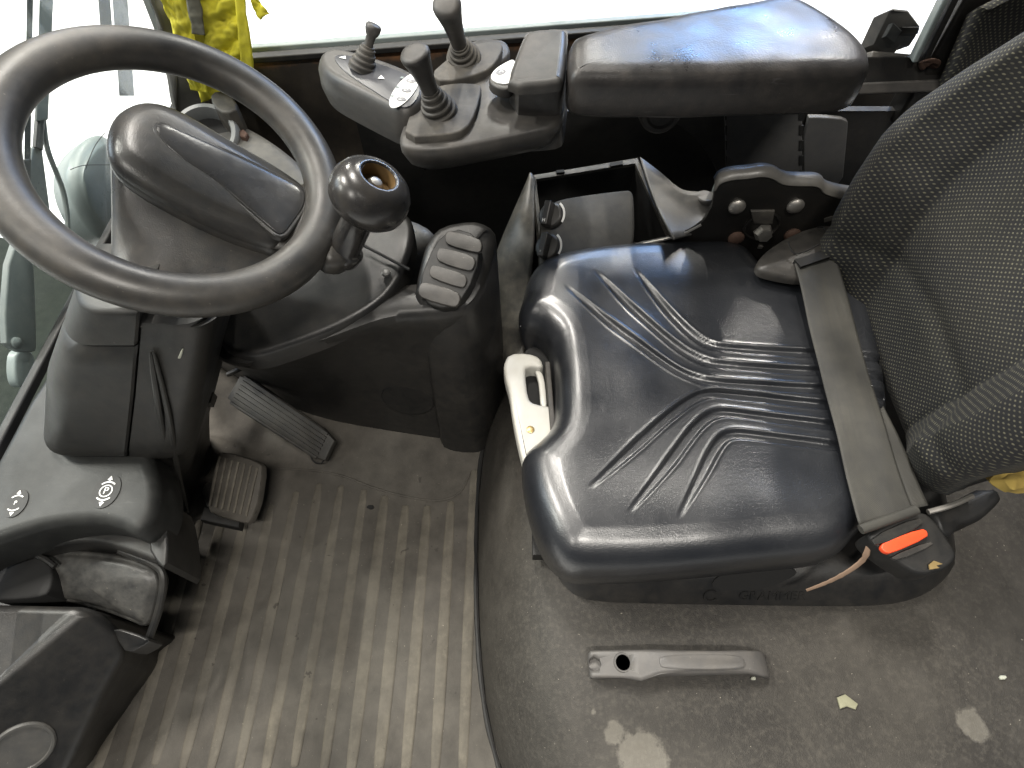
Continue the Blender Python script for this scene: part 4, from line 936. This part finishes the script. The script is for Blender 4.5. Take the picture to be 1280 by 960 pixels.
# doubled strip beside it towards the buckle
l2 = resample(smooth_open(ats([(1096, 515, .402), (1112, 560, .402), (1128, 605, .402), (1140, 636, .402)]), 1), 24, False); r2 = resample(smooth_open(ats([(1104, 508, .402), (1128, 555, .402), (1146, 600, .402), (1160, 632, .402)]), 1), 24, False)
vs, uvs, fs = [], [], []
for k in range(24):
    for i in range(6): vs.append(l2[k] * (1 - i / 5) + r2[k] * (i / 5)); uvs.append((i * .004, k * .005))
for k in range(23):
    for i in range(5): a = k * 6 + i; fs.append((a, a + 1, a + 7, a + 6))
mk('webbing_tail', (vs, fs, uvs), M['web'], belt, solid=.0016)
mk('webbing_loop', tube([at(1076, 662, z=.414) * (1 - t) + at(1146, 637, z=.414) * t for t in np.linspace(0, 1, 14)], [.006 + .0012 * noise.noise(Vector((t * 9, 0, 0))) for t in range(14)], 12, .7), M['web'], belt)
bk = mk('buckle', inflate(resample(smooth_closed(ats([(1084, 672, .405), (1090, 662, .407), (1150, 636, .407), (1168, 648, .405), (1182, 668, .402), (1197, 690, .397), (1196, 700, .395), (1180, 714, .392), (1150, 719, .392), (1128, 706, .395), (1104, 690, .402)]), 2), 70), rprof(.034, .005, 4)), M['deep'], belt, ang=50)
mk('tongue_plate', inflate(smooth_closed(ats([(1088, 672, .4095), (1148, 645, .4095), (1156, 656, .4085), (1096, 684, .4085)]), 1), rprof(.004, .001, 2)), M['column'], bk)
mk('release_button', inflate(smooth_closed(ats([(1101, 684, .408), (1104, 678, .4085), (1152, 660, .4085), (1160, 664, .408), (1160, 672, .4075), (1114, 692, .4075), (1106, 690, .4075)]), 1), rprof(.006, .0015, 3)), M['red'], bk)
mk('button_guard', inflate(smooth_closed(ats([(1112, 696, .402), (1162, 676, .402), (1168, 681, .401), (1122, 701, .400)]), 1), rprof(.004, .001, 2)), M['console'], bk)
mk('buckle_print', inflate(ats([(1161, 706, .3965), (1167, 701, .3965), (1178, 705, .3962), (1170, 707, .3962), (1174, 710, .396), (1162, 712, .396)]), [(0, -.001), (0, .0006)]), M['brass'], bk)
st = tag(mk('frayed_strap', tube(smooth_open(ats([(1088, 676, .392), (1084, 690, .385), (1080, 700, .375), (1060, 715, .36), (1035, 728, .345), (1008, 738, .33)]), 3), [.0045] * 8 + [.0042] * 60, 8, .45) if False else tube(resample(smooth_open(ats([(1088, 676, .392), (1084, 690, .385), (1080, 700, .375), (1060, 715, .36), (1035, 728, .345), (1008, 738, .33)]), 2), 24, False), [.0040 - .0019 * i / 23 + .0012 * noise.noise(Vector((i * .9, 0, 0))) for i in range(24)], 8, .45), M['copper']),
         'frayed brownish strip of strap hanging below the belt buckle', 'strap')

# ================================================================== SIDE BOX WITH HEATER CONTROLS
sbx = thing('heater_box', 'scuffed open plastic box with heater knobs beside the seat', 'heater box', (.1, .85, 0))
RZ = .42
outl = [(664, 217), (672, 212), (796, 195), (804, 197), (850, 236), (864, 239), (898, 240), (893, 290), (842, 300), (800, 312), (705, 335), (664, 345)]
inn = [(668, 224), (676, 219), (794, 203), (799, 206), (838, 292), (834, 300), (800, 307), (705, 330), (672, 338), (668, 330)]
def wallring(pts, th, z0):
    a = ats(pts, RZ); c = sum(a, Vector()) / len(a); b = [p + (c - p).normalized() * th for p in a]
    return loft([a, b, [p - Z * .2 for p in b], [p - Z * .2 for p in a]][:2], (False, False))
o3 = ats([(664, 217, RZ), (798, 195, RZ), (850, 318, .35), (676, 352, .35)])
i3 = ats([(670, 224, RZ), (794, 204, RZ), (842, 312, .35), (684, 344, .35)])
mk('box_frame', loft([[p - Z * .14 for p in o3], [p - Z * .004 for p in o3], [p + (q - p) * .35 for p, q in zip(o3, i3)], i3, [p - Z * .006 for p in i3]], (False, False)), M['sidebox'], sbx, ang=30)
mk('box_shade_lining', loft([[p - Z * .0062 for p in i3], [p - Z * .14 for p in i3]], (False, False)), M['dark'], sbx, ang=30)  # inner walls coloured black to paint the shade inside the box
mk('box_inside', inflate(ats([(664, 217), (798, 197), (845, 312), (680, 345)], .27), [(0, -.02), (0, 0)]), M['dark'], sbx)  # box floor in the same black, painted shade as the inner walls
for a, b, c_, d in (((695, 214), (705, 213), (706, 216), (696, 217)), ((762, 205), (778, 202), (779, 206), (763, 209))):
    mk('frame_clip', inflate([at(*q, z=RZ + .002) for q in (a, b, c_, d)], [(0, -.003), (0, .002)]), M['dark'], sbx)
sl = ats([(664, 216, .418), (652, 243, .40), (640, 270, .385), (625, 305, .35), (614, 340, .31), (611, 370, .28), (613, 400, .25), (622, 430, .22), (634, 455, .20)])
sr = ats([(669, 223, .418), (668, 250, .41), (668, 280, .40), (668, 310, .38), (664, 345, .34), (660, 380, .30), (656, 410, .27), (655, 440, .24), (658, 470, .22)])
sl, sr = resample(smooth_open(sl, 2), 40, False), resample(smooth_open(sr, 2), 40, False)
vs, fs = [], []
for k in range(40):
    for i in range(14):
        s = i / 13; p = sl[k] * (1 - s) + sr[k] * s; vs.append(p + Vector((-.4, -.2, .6)) * (.010 * math.sin(s * math.pi)))
for k in range(39):
    for i in range(13): a = k * 14 + i; fs.append((a, a + 1, a + 15, a + 14))
mk('front_skin', (vs, fs), M['sidebox'], sbx, ang=60, solid=.004)
mk('front_wall', loft([[p for p in sl], [p + Vector((.0, .02, -.25)) for p in sl]], (False, False), False), M['deep'], sbx, solid=.004)
wg = ats([(800, 197, .421), (826, 216, .418), (850, 238, .410), (866, 240, .405), (897, 240, .40)]); wh = ats([(842, 299, .42), (850, 297, .415), (862, 294, .405), (876, 290, .395), (893, 284, .39)])
wg, wh = resample(smooth_open(wg, 2), 24, False), resample(smooth_open(wh, 2), 24, False)
vs, fs = [], []
for k in range(24):
    for i in range(10): s = i / 9; vs.append(wg[k] * (1 - s) + wh[k] * s - Z * (.012 * math.sin(math.pi * s)))
for k in range(23):
    for i in range(9): a = k * 10 + i; fs.append((a, a + 1, a + 11, a + 10))
mk('rear_wing', (vs, fs), M['grey'], sbx, ang=60, solid=.004)
mk('wing_boss', lathe(at(880, 250, z=.392), Z, [(0, .016), (.008, .016), (.010, .014), (.010, .0005)], 26), M['grey'], sbx)
mk('wing_tab', box(at(895, 236, z=.40) - Vector((.004, .004, .02)), at(895, 236, z=.40) + Vector((.006, .006, .03))), M['wiper'], sbx)
cpn = mk('control_panel', inflate(smooth_closed(ats([(686, 256, .405), (700, 247, .405), (782, 236, .405), (791, 238, .405), (793, 250, .402), (794, 300, .378), (784, 322, .37), (690, 342, .37), (672, 334, .372), (676, 262, .402)]), 2), rprof(.03, .006, 4)), M['panelmat'], sbx, ang=50)
KD = Vector((-.45, -.45, .77)).normalized()
for (u, v), ch in (((689, 270), 'H'), ((685, 309), '*')):
    kc = at(u, v, z=.408 if v < 290 else .392)
    kk = mk('control_knob', lathe(kc - KD * .006, KD, [(0, .022), (.010, .022), (.013, .0195), (.0135, .018), (.0135, .0005)], 30), M['black'], sbx)
    gdir = (at(u - 8, v + 12, z=.41) - at(u + 6, v - 10, z=.41)).normalized(); gdir = (gdir - KD * gdir.dot(KD)).normalized()
    mk('grip_bar', obar(kc + KD * .014 - gdir * .020, kc + KD * .014 + gdir * .021, KD, .022, .013), M['black'], kk, bev=.003)
    mk('knob_scale', ringarc(kc + KD * .003, KD, gdir, .0255, .0035, 1.2, 2.6, .0008), M['mark'], kk)
    text('knob_symbol', ch, .008, kc + KD * .0257 + gdir * .014, gdir.cross(KD), -gdir, M['mark'], kk, .0003)

# ================================================================== WALL PLATES BEHIND THE SEAT SIDE
wpz = thing('wall_trim', 'dark grey slotted trim plates on the wall below the armrest', 'trim panel', (.45, .95, .3))
YT = .98
mk('trim_arch', prism(smooth_open([at(u, v, y=YT - .02) for u, v in ((800, 128), (840, 150), (872, 175), (890, 200), (900, 225))], 2) + [at(u, v, y=YT - .02) for u, v in ((908, 225), (906, 128))], Vector((0, .012, 0))), M['black'], wpz, bev=.002)
mk('trim_plate', prism(smooth_closed([at(u, v, y=YT) for u, v in ((905, 128), (1003, 128), (1003, 240), (905, 240))], 0), Vector((0, .012, 0))), M['trim'], wpz, bev=.002)
for u in (906, 1002):
    for k in range(5):
        v = 138 + k * 19
        mk('slot', prism([at(a, b, y=YT - .002) for a, b in ((u - 2.5, v), (u + 2.5, v), (u + 2, v + 12), (u - 3, v + 12))], Vector((0, .002, 0))), M['dark'], wpz)
mk('trim_plate', prism(smooth_closed([at(u, v, y=YT + .02) for u, v in ((1005, 147), (1030, 147), (1060, 150), (1060, 160), (1052, 240), (1005, 240))], 1), Vector((0, .012, 0))), M['trim'], wpz, bev=.002)
mk('trim_back', box((-.30, YT + .035, .0), (1.0, YT + .05, .45)), M['deep'], wpz)

# ================================================================== REAR WINDOW FRAME, CATCH, PADDED PANEL
rf = thing('rear_pillar', 'dark rear window pillar with rusty foot behind the backrest', 'pillar', at(1170, 100, y=1.0))
A0, A1 = at(1150, 112, y=1.02), at(1236, -40, y=1.02)
mk('pillar_post', obar(A0 + (A0 - A1) * .3, A1, Vector((1, 0, .3)), .055, .05), M['plate'], rf, bev=.006)
B0, B1 = at(1141, 75, y=1.0), at(1188, -20, y=1.0)
mk('light_edge', obar(B0, B1, Vector((1, 0, .3)), .009, .02), M['lamp'], rf, bev=.003)
mk('inner_seal', obar(at(1151, 80, y=1.0), at(1200, -20, y=1.0), Vector((1, 0, .3)), .010, .02), M['deep'], rf, bev=.003)
mk('rusty_foot', inflate(catmull([at(u, v, y=.985) for u, v in ((1154, 76), (1168, 70), (1180, 74), (1176, 84), (1166, 80), (1158, 86))], 4), [(0, -.02), (0, -.006), (.003, -.004)], Vector((0, -.7, .7)), dome=.003), M['rust'], rf, sub=1)
ct = thing('window_catch', 'black plastic window catch block on the rear sill', 'catch', at(1110, 75, y=1.05))
mk('catch_block', inflate([at(u, v, y=1.03) for u, v in ((1093, 55), (1113, 13), (1118, 10), (1136, 12), (1151, 32), (1146, 45), (1138, 57), (1127, 57), (1112, 75))], rprof(.035, .004, 3), Vector((.2, -.7, .65)).normalized()), M['grey'], ct)
mk('catch_face', inflate([at(u, v, y=1.012) for u, v in ((1117, 28), (1128, 38), (1119, 54), (1108, 45))], rprof(.01, .002, 2), Vector((.2, -.7, .65)).normalized()), M['wiperdark'], ct)
mk('catch_lip', inflate([at(u, v, y=1.012) for u, v in ((1128, 33), (1150, 33), (1148, 42), (1126, 43))], rprof(.012, .002, 2), Vector((.2, -.7, .65)).normalized()), M['deep'], ct)
mk('catch_base', obar(at(1082, 72, y=1.03), at(1152, 78, y=1.03), Vector((0, .6, .8)), .018, .03), M['flange'], ct, bev=.004)
ls = thing('rear_ledge', 'flaking dark steel ledge between armrest and rear pillar', 'ledge', at(1120, 105, y=1.0))
mk('ledge_bar', obar(at(1040, 112, y=1.0), at(1190, 106, y=1.0), Vector((0, .5, .85)), .02, .04), M['console'], ls, bev=.004)
mk('ledge_face', obar(at(1040, 92, y=1.01), at(1190, 90, y=1.01), Vector((0, .5, .85)), .05, .03), M['plate'], ls, bev=.003)
pp = mk('padded_panel', (lambda r: (r[0], r[1], [(v.x, v.y * .68 + v.z * .73) for v in r[0]]))(inflate(resample(smooth_closed([at(u, v, y=.96) for u, v in ((1180, 115), (1195, 78), (1238, -20), (1400, -20), (1400, 115))], 1), 60), rprof(.04, .012, 4), Vector((-.2, -.7, .65)).normalized())), M['fabric'])
tag(pp, 'dark dotted fabric panel behind the backrest at top right', 'panel')

# ================================================================== ARMREST WITH JOYSTICK CONSOLE
ar = thing('armrest_console', 'worn dark armrest with joystick console on its front end', 'armrest', (.25, .85, .5))
AZ = .68
ao = [(711, 62), (716, 50), (760, 38), (860, 20), (950, 3), (985, -1), (1012, 8), (1050, 32), (1084, 62), (1090, 82), (1082, 94), (1050, 98), (980, 100), (900, 103), (820, 104), (760, 103), (716, 100), (711, 90)]
apd = mk('arm_pad', inflate(resample(smooth_closed(ats(ao, AZ - .012), 2), 140), [(.004, -.052), (-.001, -.046), (-.002, -.03), (-.001, -.008), (.0015, -.001), (.005, .005), (.011, .009), (.02, .0115)], Z, dome=.003), M['armpad'], ar, ang=60)
for v_ in apd.data.vertices: v_.co += Vector((0, 0, .0025)) * noise.noise(v_.co * 16)
mk('hinge_disc', lathe(at(826, 140, y=.86), Vector((0, -1, .25)), [(-.03, .034), (0, .034), (.006, .030), (.008, .024), (.005, .02), (.005, .0005)], 34), M['rubber'], ar)
mk('hinge_slot', obar(at(808, 131, y=.848), at(844, 133, y=.848), Z, .012, .006), M['rust'], ar)
mk('arm_support', inflate(ats([(740, 110), (1060, 105), (1060, 60), (740, 70)], AZ - .063), rprof(.02, .004, 3)), M['deep'], ar)
cvr = mk('front_cover', inflate(resample(smooth_closed(ats([(633, 106, .655), (640, 80, .66), (655, 42, .665), (662, 36, .665), (706, 34, .668), (711, 40, .668), (705, 95, .668), (700, 101, .665)]), 1), 70), rprof(.016, .010, 5)), M['console'], ar, ang=50)
mk('cover_body', inflate(resample(smooth_closed(ats([(632, 109, .637), (655, 45, .645), (662, 39, .645), (706, 36, .648), (711, 42, .648), (705, 97, .648), (700, 104, .645)]), 1), 70), [(-.008, -.10), (-.002, -.05), (0, -.004), (0, 0)]), M['console'], ar, ang=50)
cb = [(498, 176), (505, 186), (545, 188), (600, 178), (660, 166), (706, 156), (706, 112), (640, 108), (608, 88), (640, 70), (634, 50), (610, 48), (585, 52), (545, 88), (515, 130), (502, 160)]
mk('console_body', inflate(resample(smooth_closed(ats(cb, .595), 2), 110), [(.03, -.055), (.010, -.035), (0, -.014), (0, -.004), (.002, 0), (.005, .0015)]), M['console'], ar, ang=50)
p1 = mk('joystick_plate', inflate(resample(smooth_closed(ats([(504, 171), (512, 140), (535, 110), (566, 103), (600, 104), (602, 112), (595, 140), (582, 162), (560, 168)], .608), 1), 60), rprof(.016, .003, 3)), M['rubber'], ar, ang=40)
p2 = mk('joystick_plate', inflate(resample(smooth_closed(ats([(537, 92), (560, 72), (590, 54), (624, 51), (630, 58), (620, 78), (604, 91), (553, 103)], .608), 1), 60), rprof(.016, .003, 3)), M['rubber'], ar, ang=40)
def joystick(base, tip, boot_r, boot_h, grip, par):
    ax = (tip - base).normalized(); L = (tip - base).length
    prof = [(-.004, boot_r * 1.06)]; nr = 4
    for k in range(nr):
        r0 = boot_r * (1.04 - .145 * k); z0 = boot_h * k / nr; dz_ = boot_h / nr
        prof += [(z0, r0 * .97), (z0 + dz_ * .12, r0), (z0 + dz_ * .55, r0), (z0 + dz_ * .68, r0 * .96), (z0 + dz_ * .74, r0 * .84), (z0 + dz_, r0 * .83)]
    prof += [(boot_h * 1.04, boot_r * .50), (boot_h * 1.05, .001)]
    js = mk('joystick', lathe(base, ax, prof, 40), M['rubber'], ar, ang=50)
    g = [(boot_h * .98, grip[0]), (boot_h * 1.15, grip[0])]
    for t, r in grip[1]: g.append((boot_h + (L - boot_h) * t, r))
    mk('grip', lathe(base, ax, g, 36), M['console'], js, ang=60)
joystick(at(549, 140, z=.606), at(517, 64, z=.70), .0255, .036, (.0115, [(.25, .0122), (.5, .0142), (.72, .0172), (.86, .0196), (.93, .0200), (.98, .0180), (1.0, .0125), (1.005, .0005)]), p1)
joystick(at(580, 74, z=.606), at(557, 2, z=.715), .0260, .036, (.0115, [(.25, .0122), (.5, .0142), (.72, .0172), (.86, .0196), (.93, .0200), (.98, .0180), (1.0, .0125), (1.005, .0005)]), p2)
# switch pod in front
sw0 = [(400, 76), (404, 66), (420, 61), (450, 68), (500, 84), (530, 102), (532, 115), (520, 134), (506, 140), (480, 128), (440, 108), (410, 92)]
mk('switch_pod', inflate(resample(smooth_closed(ats(sw0, .615), 2), 90), [(-.006, -.055), (-.010, -.035), (-.008, -.014), (-.003, -.004), (0, 0), (.004, .003), (.008, .003)]), M['console'], ar, ang=55)
pn_ = [(416, 72), (424, 67), (450, 72), (495, 86), (524, 100), (526, 114), (517, 130), (505, 135), (488, 127), (455, 106), (428, 88)]
spn = mk('switch_panel', inflate(smooth_closed(ats(pn_, .619), 2), rprof(.004, .001, 2)), M['panel'], ar, ang=40)
joystick(at(453, 84, z=.619), at(468, 30, z=.672), .0195, .030, (.0065, [(.25, .0065), (.45, .0068), (.55, .0090), (.75, .0112), (.92, .0112), (.98, .0095), (1.0, .0005)]), spn)
def marks(): 
    Z1 = .6196
    oc_ = at(506, 113, z=Z1); ax = (at(521, 92, z=Z1) - at(491, 136, z=Z1)).normalized()
    ov = mk('button_oval', disc(oc_, Z, (at(519, 92, z=Z1) - at(493, 136, z=Z1)).length / 2, .0150, ax, .0008), M['mark'], spn)
    sd = ax.cross(Z)
    for i, (u, v, ch) in enumerate(((513.5, 101, 'F4'), (508, 113, 'F2'), (501.5, 124, 'F1'))):
        c_ = at(u, v, z=Z1 + .001); mk('button', disc(c_, Z, .0074, .0046, sd, .0006), M['markgrey'], ov)
        text('button_letters', ch, .0072, c_ + Z * .0008, ax, -sd, M['mark'], ov, .0002)
        l_ = at(u - 11, v - 4, z=Z1 + .001); mk('indicator', prism([l_ + ax * .0022 * a + sd * .0022 * b for a, b in ((-1, -1), (1, -1), (1, 1), (-1, 1))], Z * .0003), M['lamp'], ov)
    for u, v, d in ((428, 72, 1), (476, 97, -1)):
        a = at(u, v, z=Z1 + .0002); mk('arrow_mark', prism([a + Vector((-.005, 0, 0)), a + Vector((.004, .0045, 0)), a + Vector((.006, -.0045, 0))] if d > 0 else [a + Vector((0, .006, 0)), a + Vector((.006, -.004, 0)), a + Vector((-.004, -.003, 0))], Z * .0005), M['mark'], spn)
marks()
hb = mk('horn_button', inflate(resample(smooth_closed(ats([(609, 100), (615, 88), (630, 78), (644, 70), (650, 90), (640, 112), (622, 110)], .628), 2), 50), rprof(.014, .004, 4)), M['console'], ar, ang=50)
mk('horn_face', inflate(smooth_closed(ats([(612, 98), (618, 88), (630, 80), (643, 74), (646, 90), (638, 106), (622, 105)], .6285), 2), [(0, -.001), (0, .0012)]), M['mark'], hb)
hc_ = at(626, 90, z=.630); mk('horn_symbol', disc(hc_, Z, .0080, .0060, Vector((1, .8, 0)), .0005), M['markgrey'], hb)
mk('horn_glyph', join(ringarc(hc_ + Z * .0006, Z, Vector((1, .8, 0)), .0032, .0011, -1.2, 1.2, .0003), obar(hc_ + Z * .0008 + Vector((-.003, -.0025, 0)), hc_ + Z * .0008 + Vector((.002, .002, 0)), Vector((1, -1, 0)), .0012, .0003)), M['mark'], hb)

# ================================================================== GRAB HANDLE ON THE HOOD
gh = thing('grab_handle', 'grey moulded grab handle screwed to the hood before the seat', 'handle', at(850, 835, z=HZ))
xl, xr_ = at(736, 850, z=HZ).x, at(963, 850, z=HZ).x; yn, yf = at(850, 848, z=HZ + .02).y, at(850, 812, z=HZ + .03).y
Lh = xr_ - xl; tz = HZ + .036
pro = [(0, 0), (0, .022), (.05, .026), (.16, .028), (.26, .031), (.36, .036), (.5, .0375), (.7, .037), (.84, .034), (.92, .026), (.97, .014), (1.0, 0), (.955, 0), (.90, .010), (.84, .019), (.72, .023), (.5, .0235), (.40, .020), (.33, .010), (.29, 0)]
side = [Vector((xl + a * Lh, 0, HZ + .001 + b)) for a, b in pro]
rg_ = []
for yy, ins in ((yn, .007), (yf, -.002)): rg_.append([p + Vector((0, yy + ins * (1 if .30 < a < .92 else 0), 0)) for p, (a, b) in zip(side, pro)])
M['handle'] = plastic('dusty_grey_handle', (.085, .082, .08), .45, .45, (.17, .155, .135), scratch=.4)
hd = mk('handle_bar', loft(rg_), M['handle'], gh, ang=35, bev=.004, seg=4)
hcx = at(779, 828, z=HZ + .03)
cut(hd, lathe(Vector((hcx.x, hcx.y, HZ + .006)), Z, [(0, .0095), (.06, .0095)], 28)); cut(hd, lathe(Vector((at(745, 832, z=HZ + .024).x, hcx.y - .001, HZ + .010)), Vector((-.15, 0, 1)), [(0, .008), (.03, .011)], 7))
mk('screw_hole', lathe(Vector((hcx.x, hcx.y, HZ + .0062)), Z, [(0, .0092), (.0008, .0092), (.001, .0004)], 26), M['dark'], gh)
mk('grip_inlay', inflate(smooth_closed([Vector((xl + a * Lh, y_, HZ + .001 + .0378)) for a, y_ in ((.38, yn + .009), (.80, yn + .009), (.82, (yn + yf) / 2), (.80, yf - .007), (.38, yf - .007), (.36, (yn + yf) / 2))], 2), [(0, -.004), (0, .0006), (.0015, .0014)]), M['handle'], gh)
mk('hole_collar', lathe(Vector((hcx.x, hcx.y, HZ + .0275)), Z, [(0, .0125), (.0015, .0125), (.003, .0115), (.003, .0098), (0, .0096)], 28), M['handle'], gh)
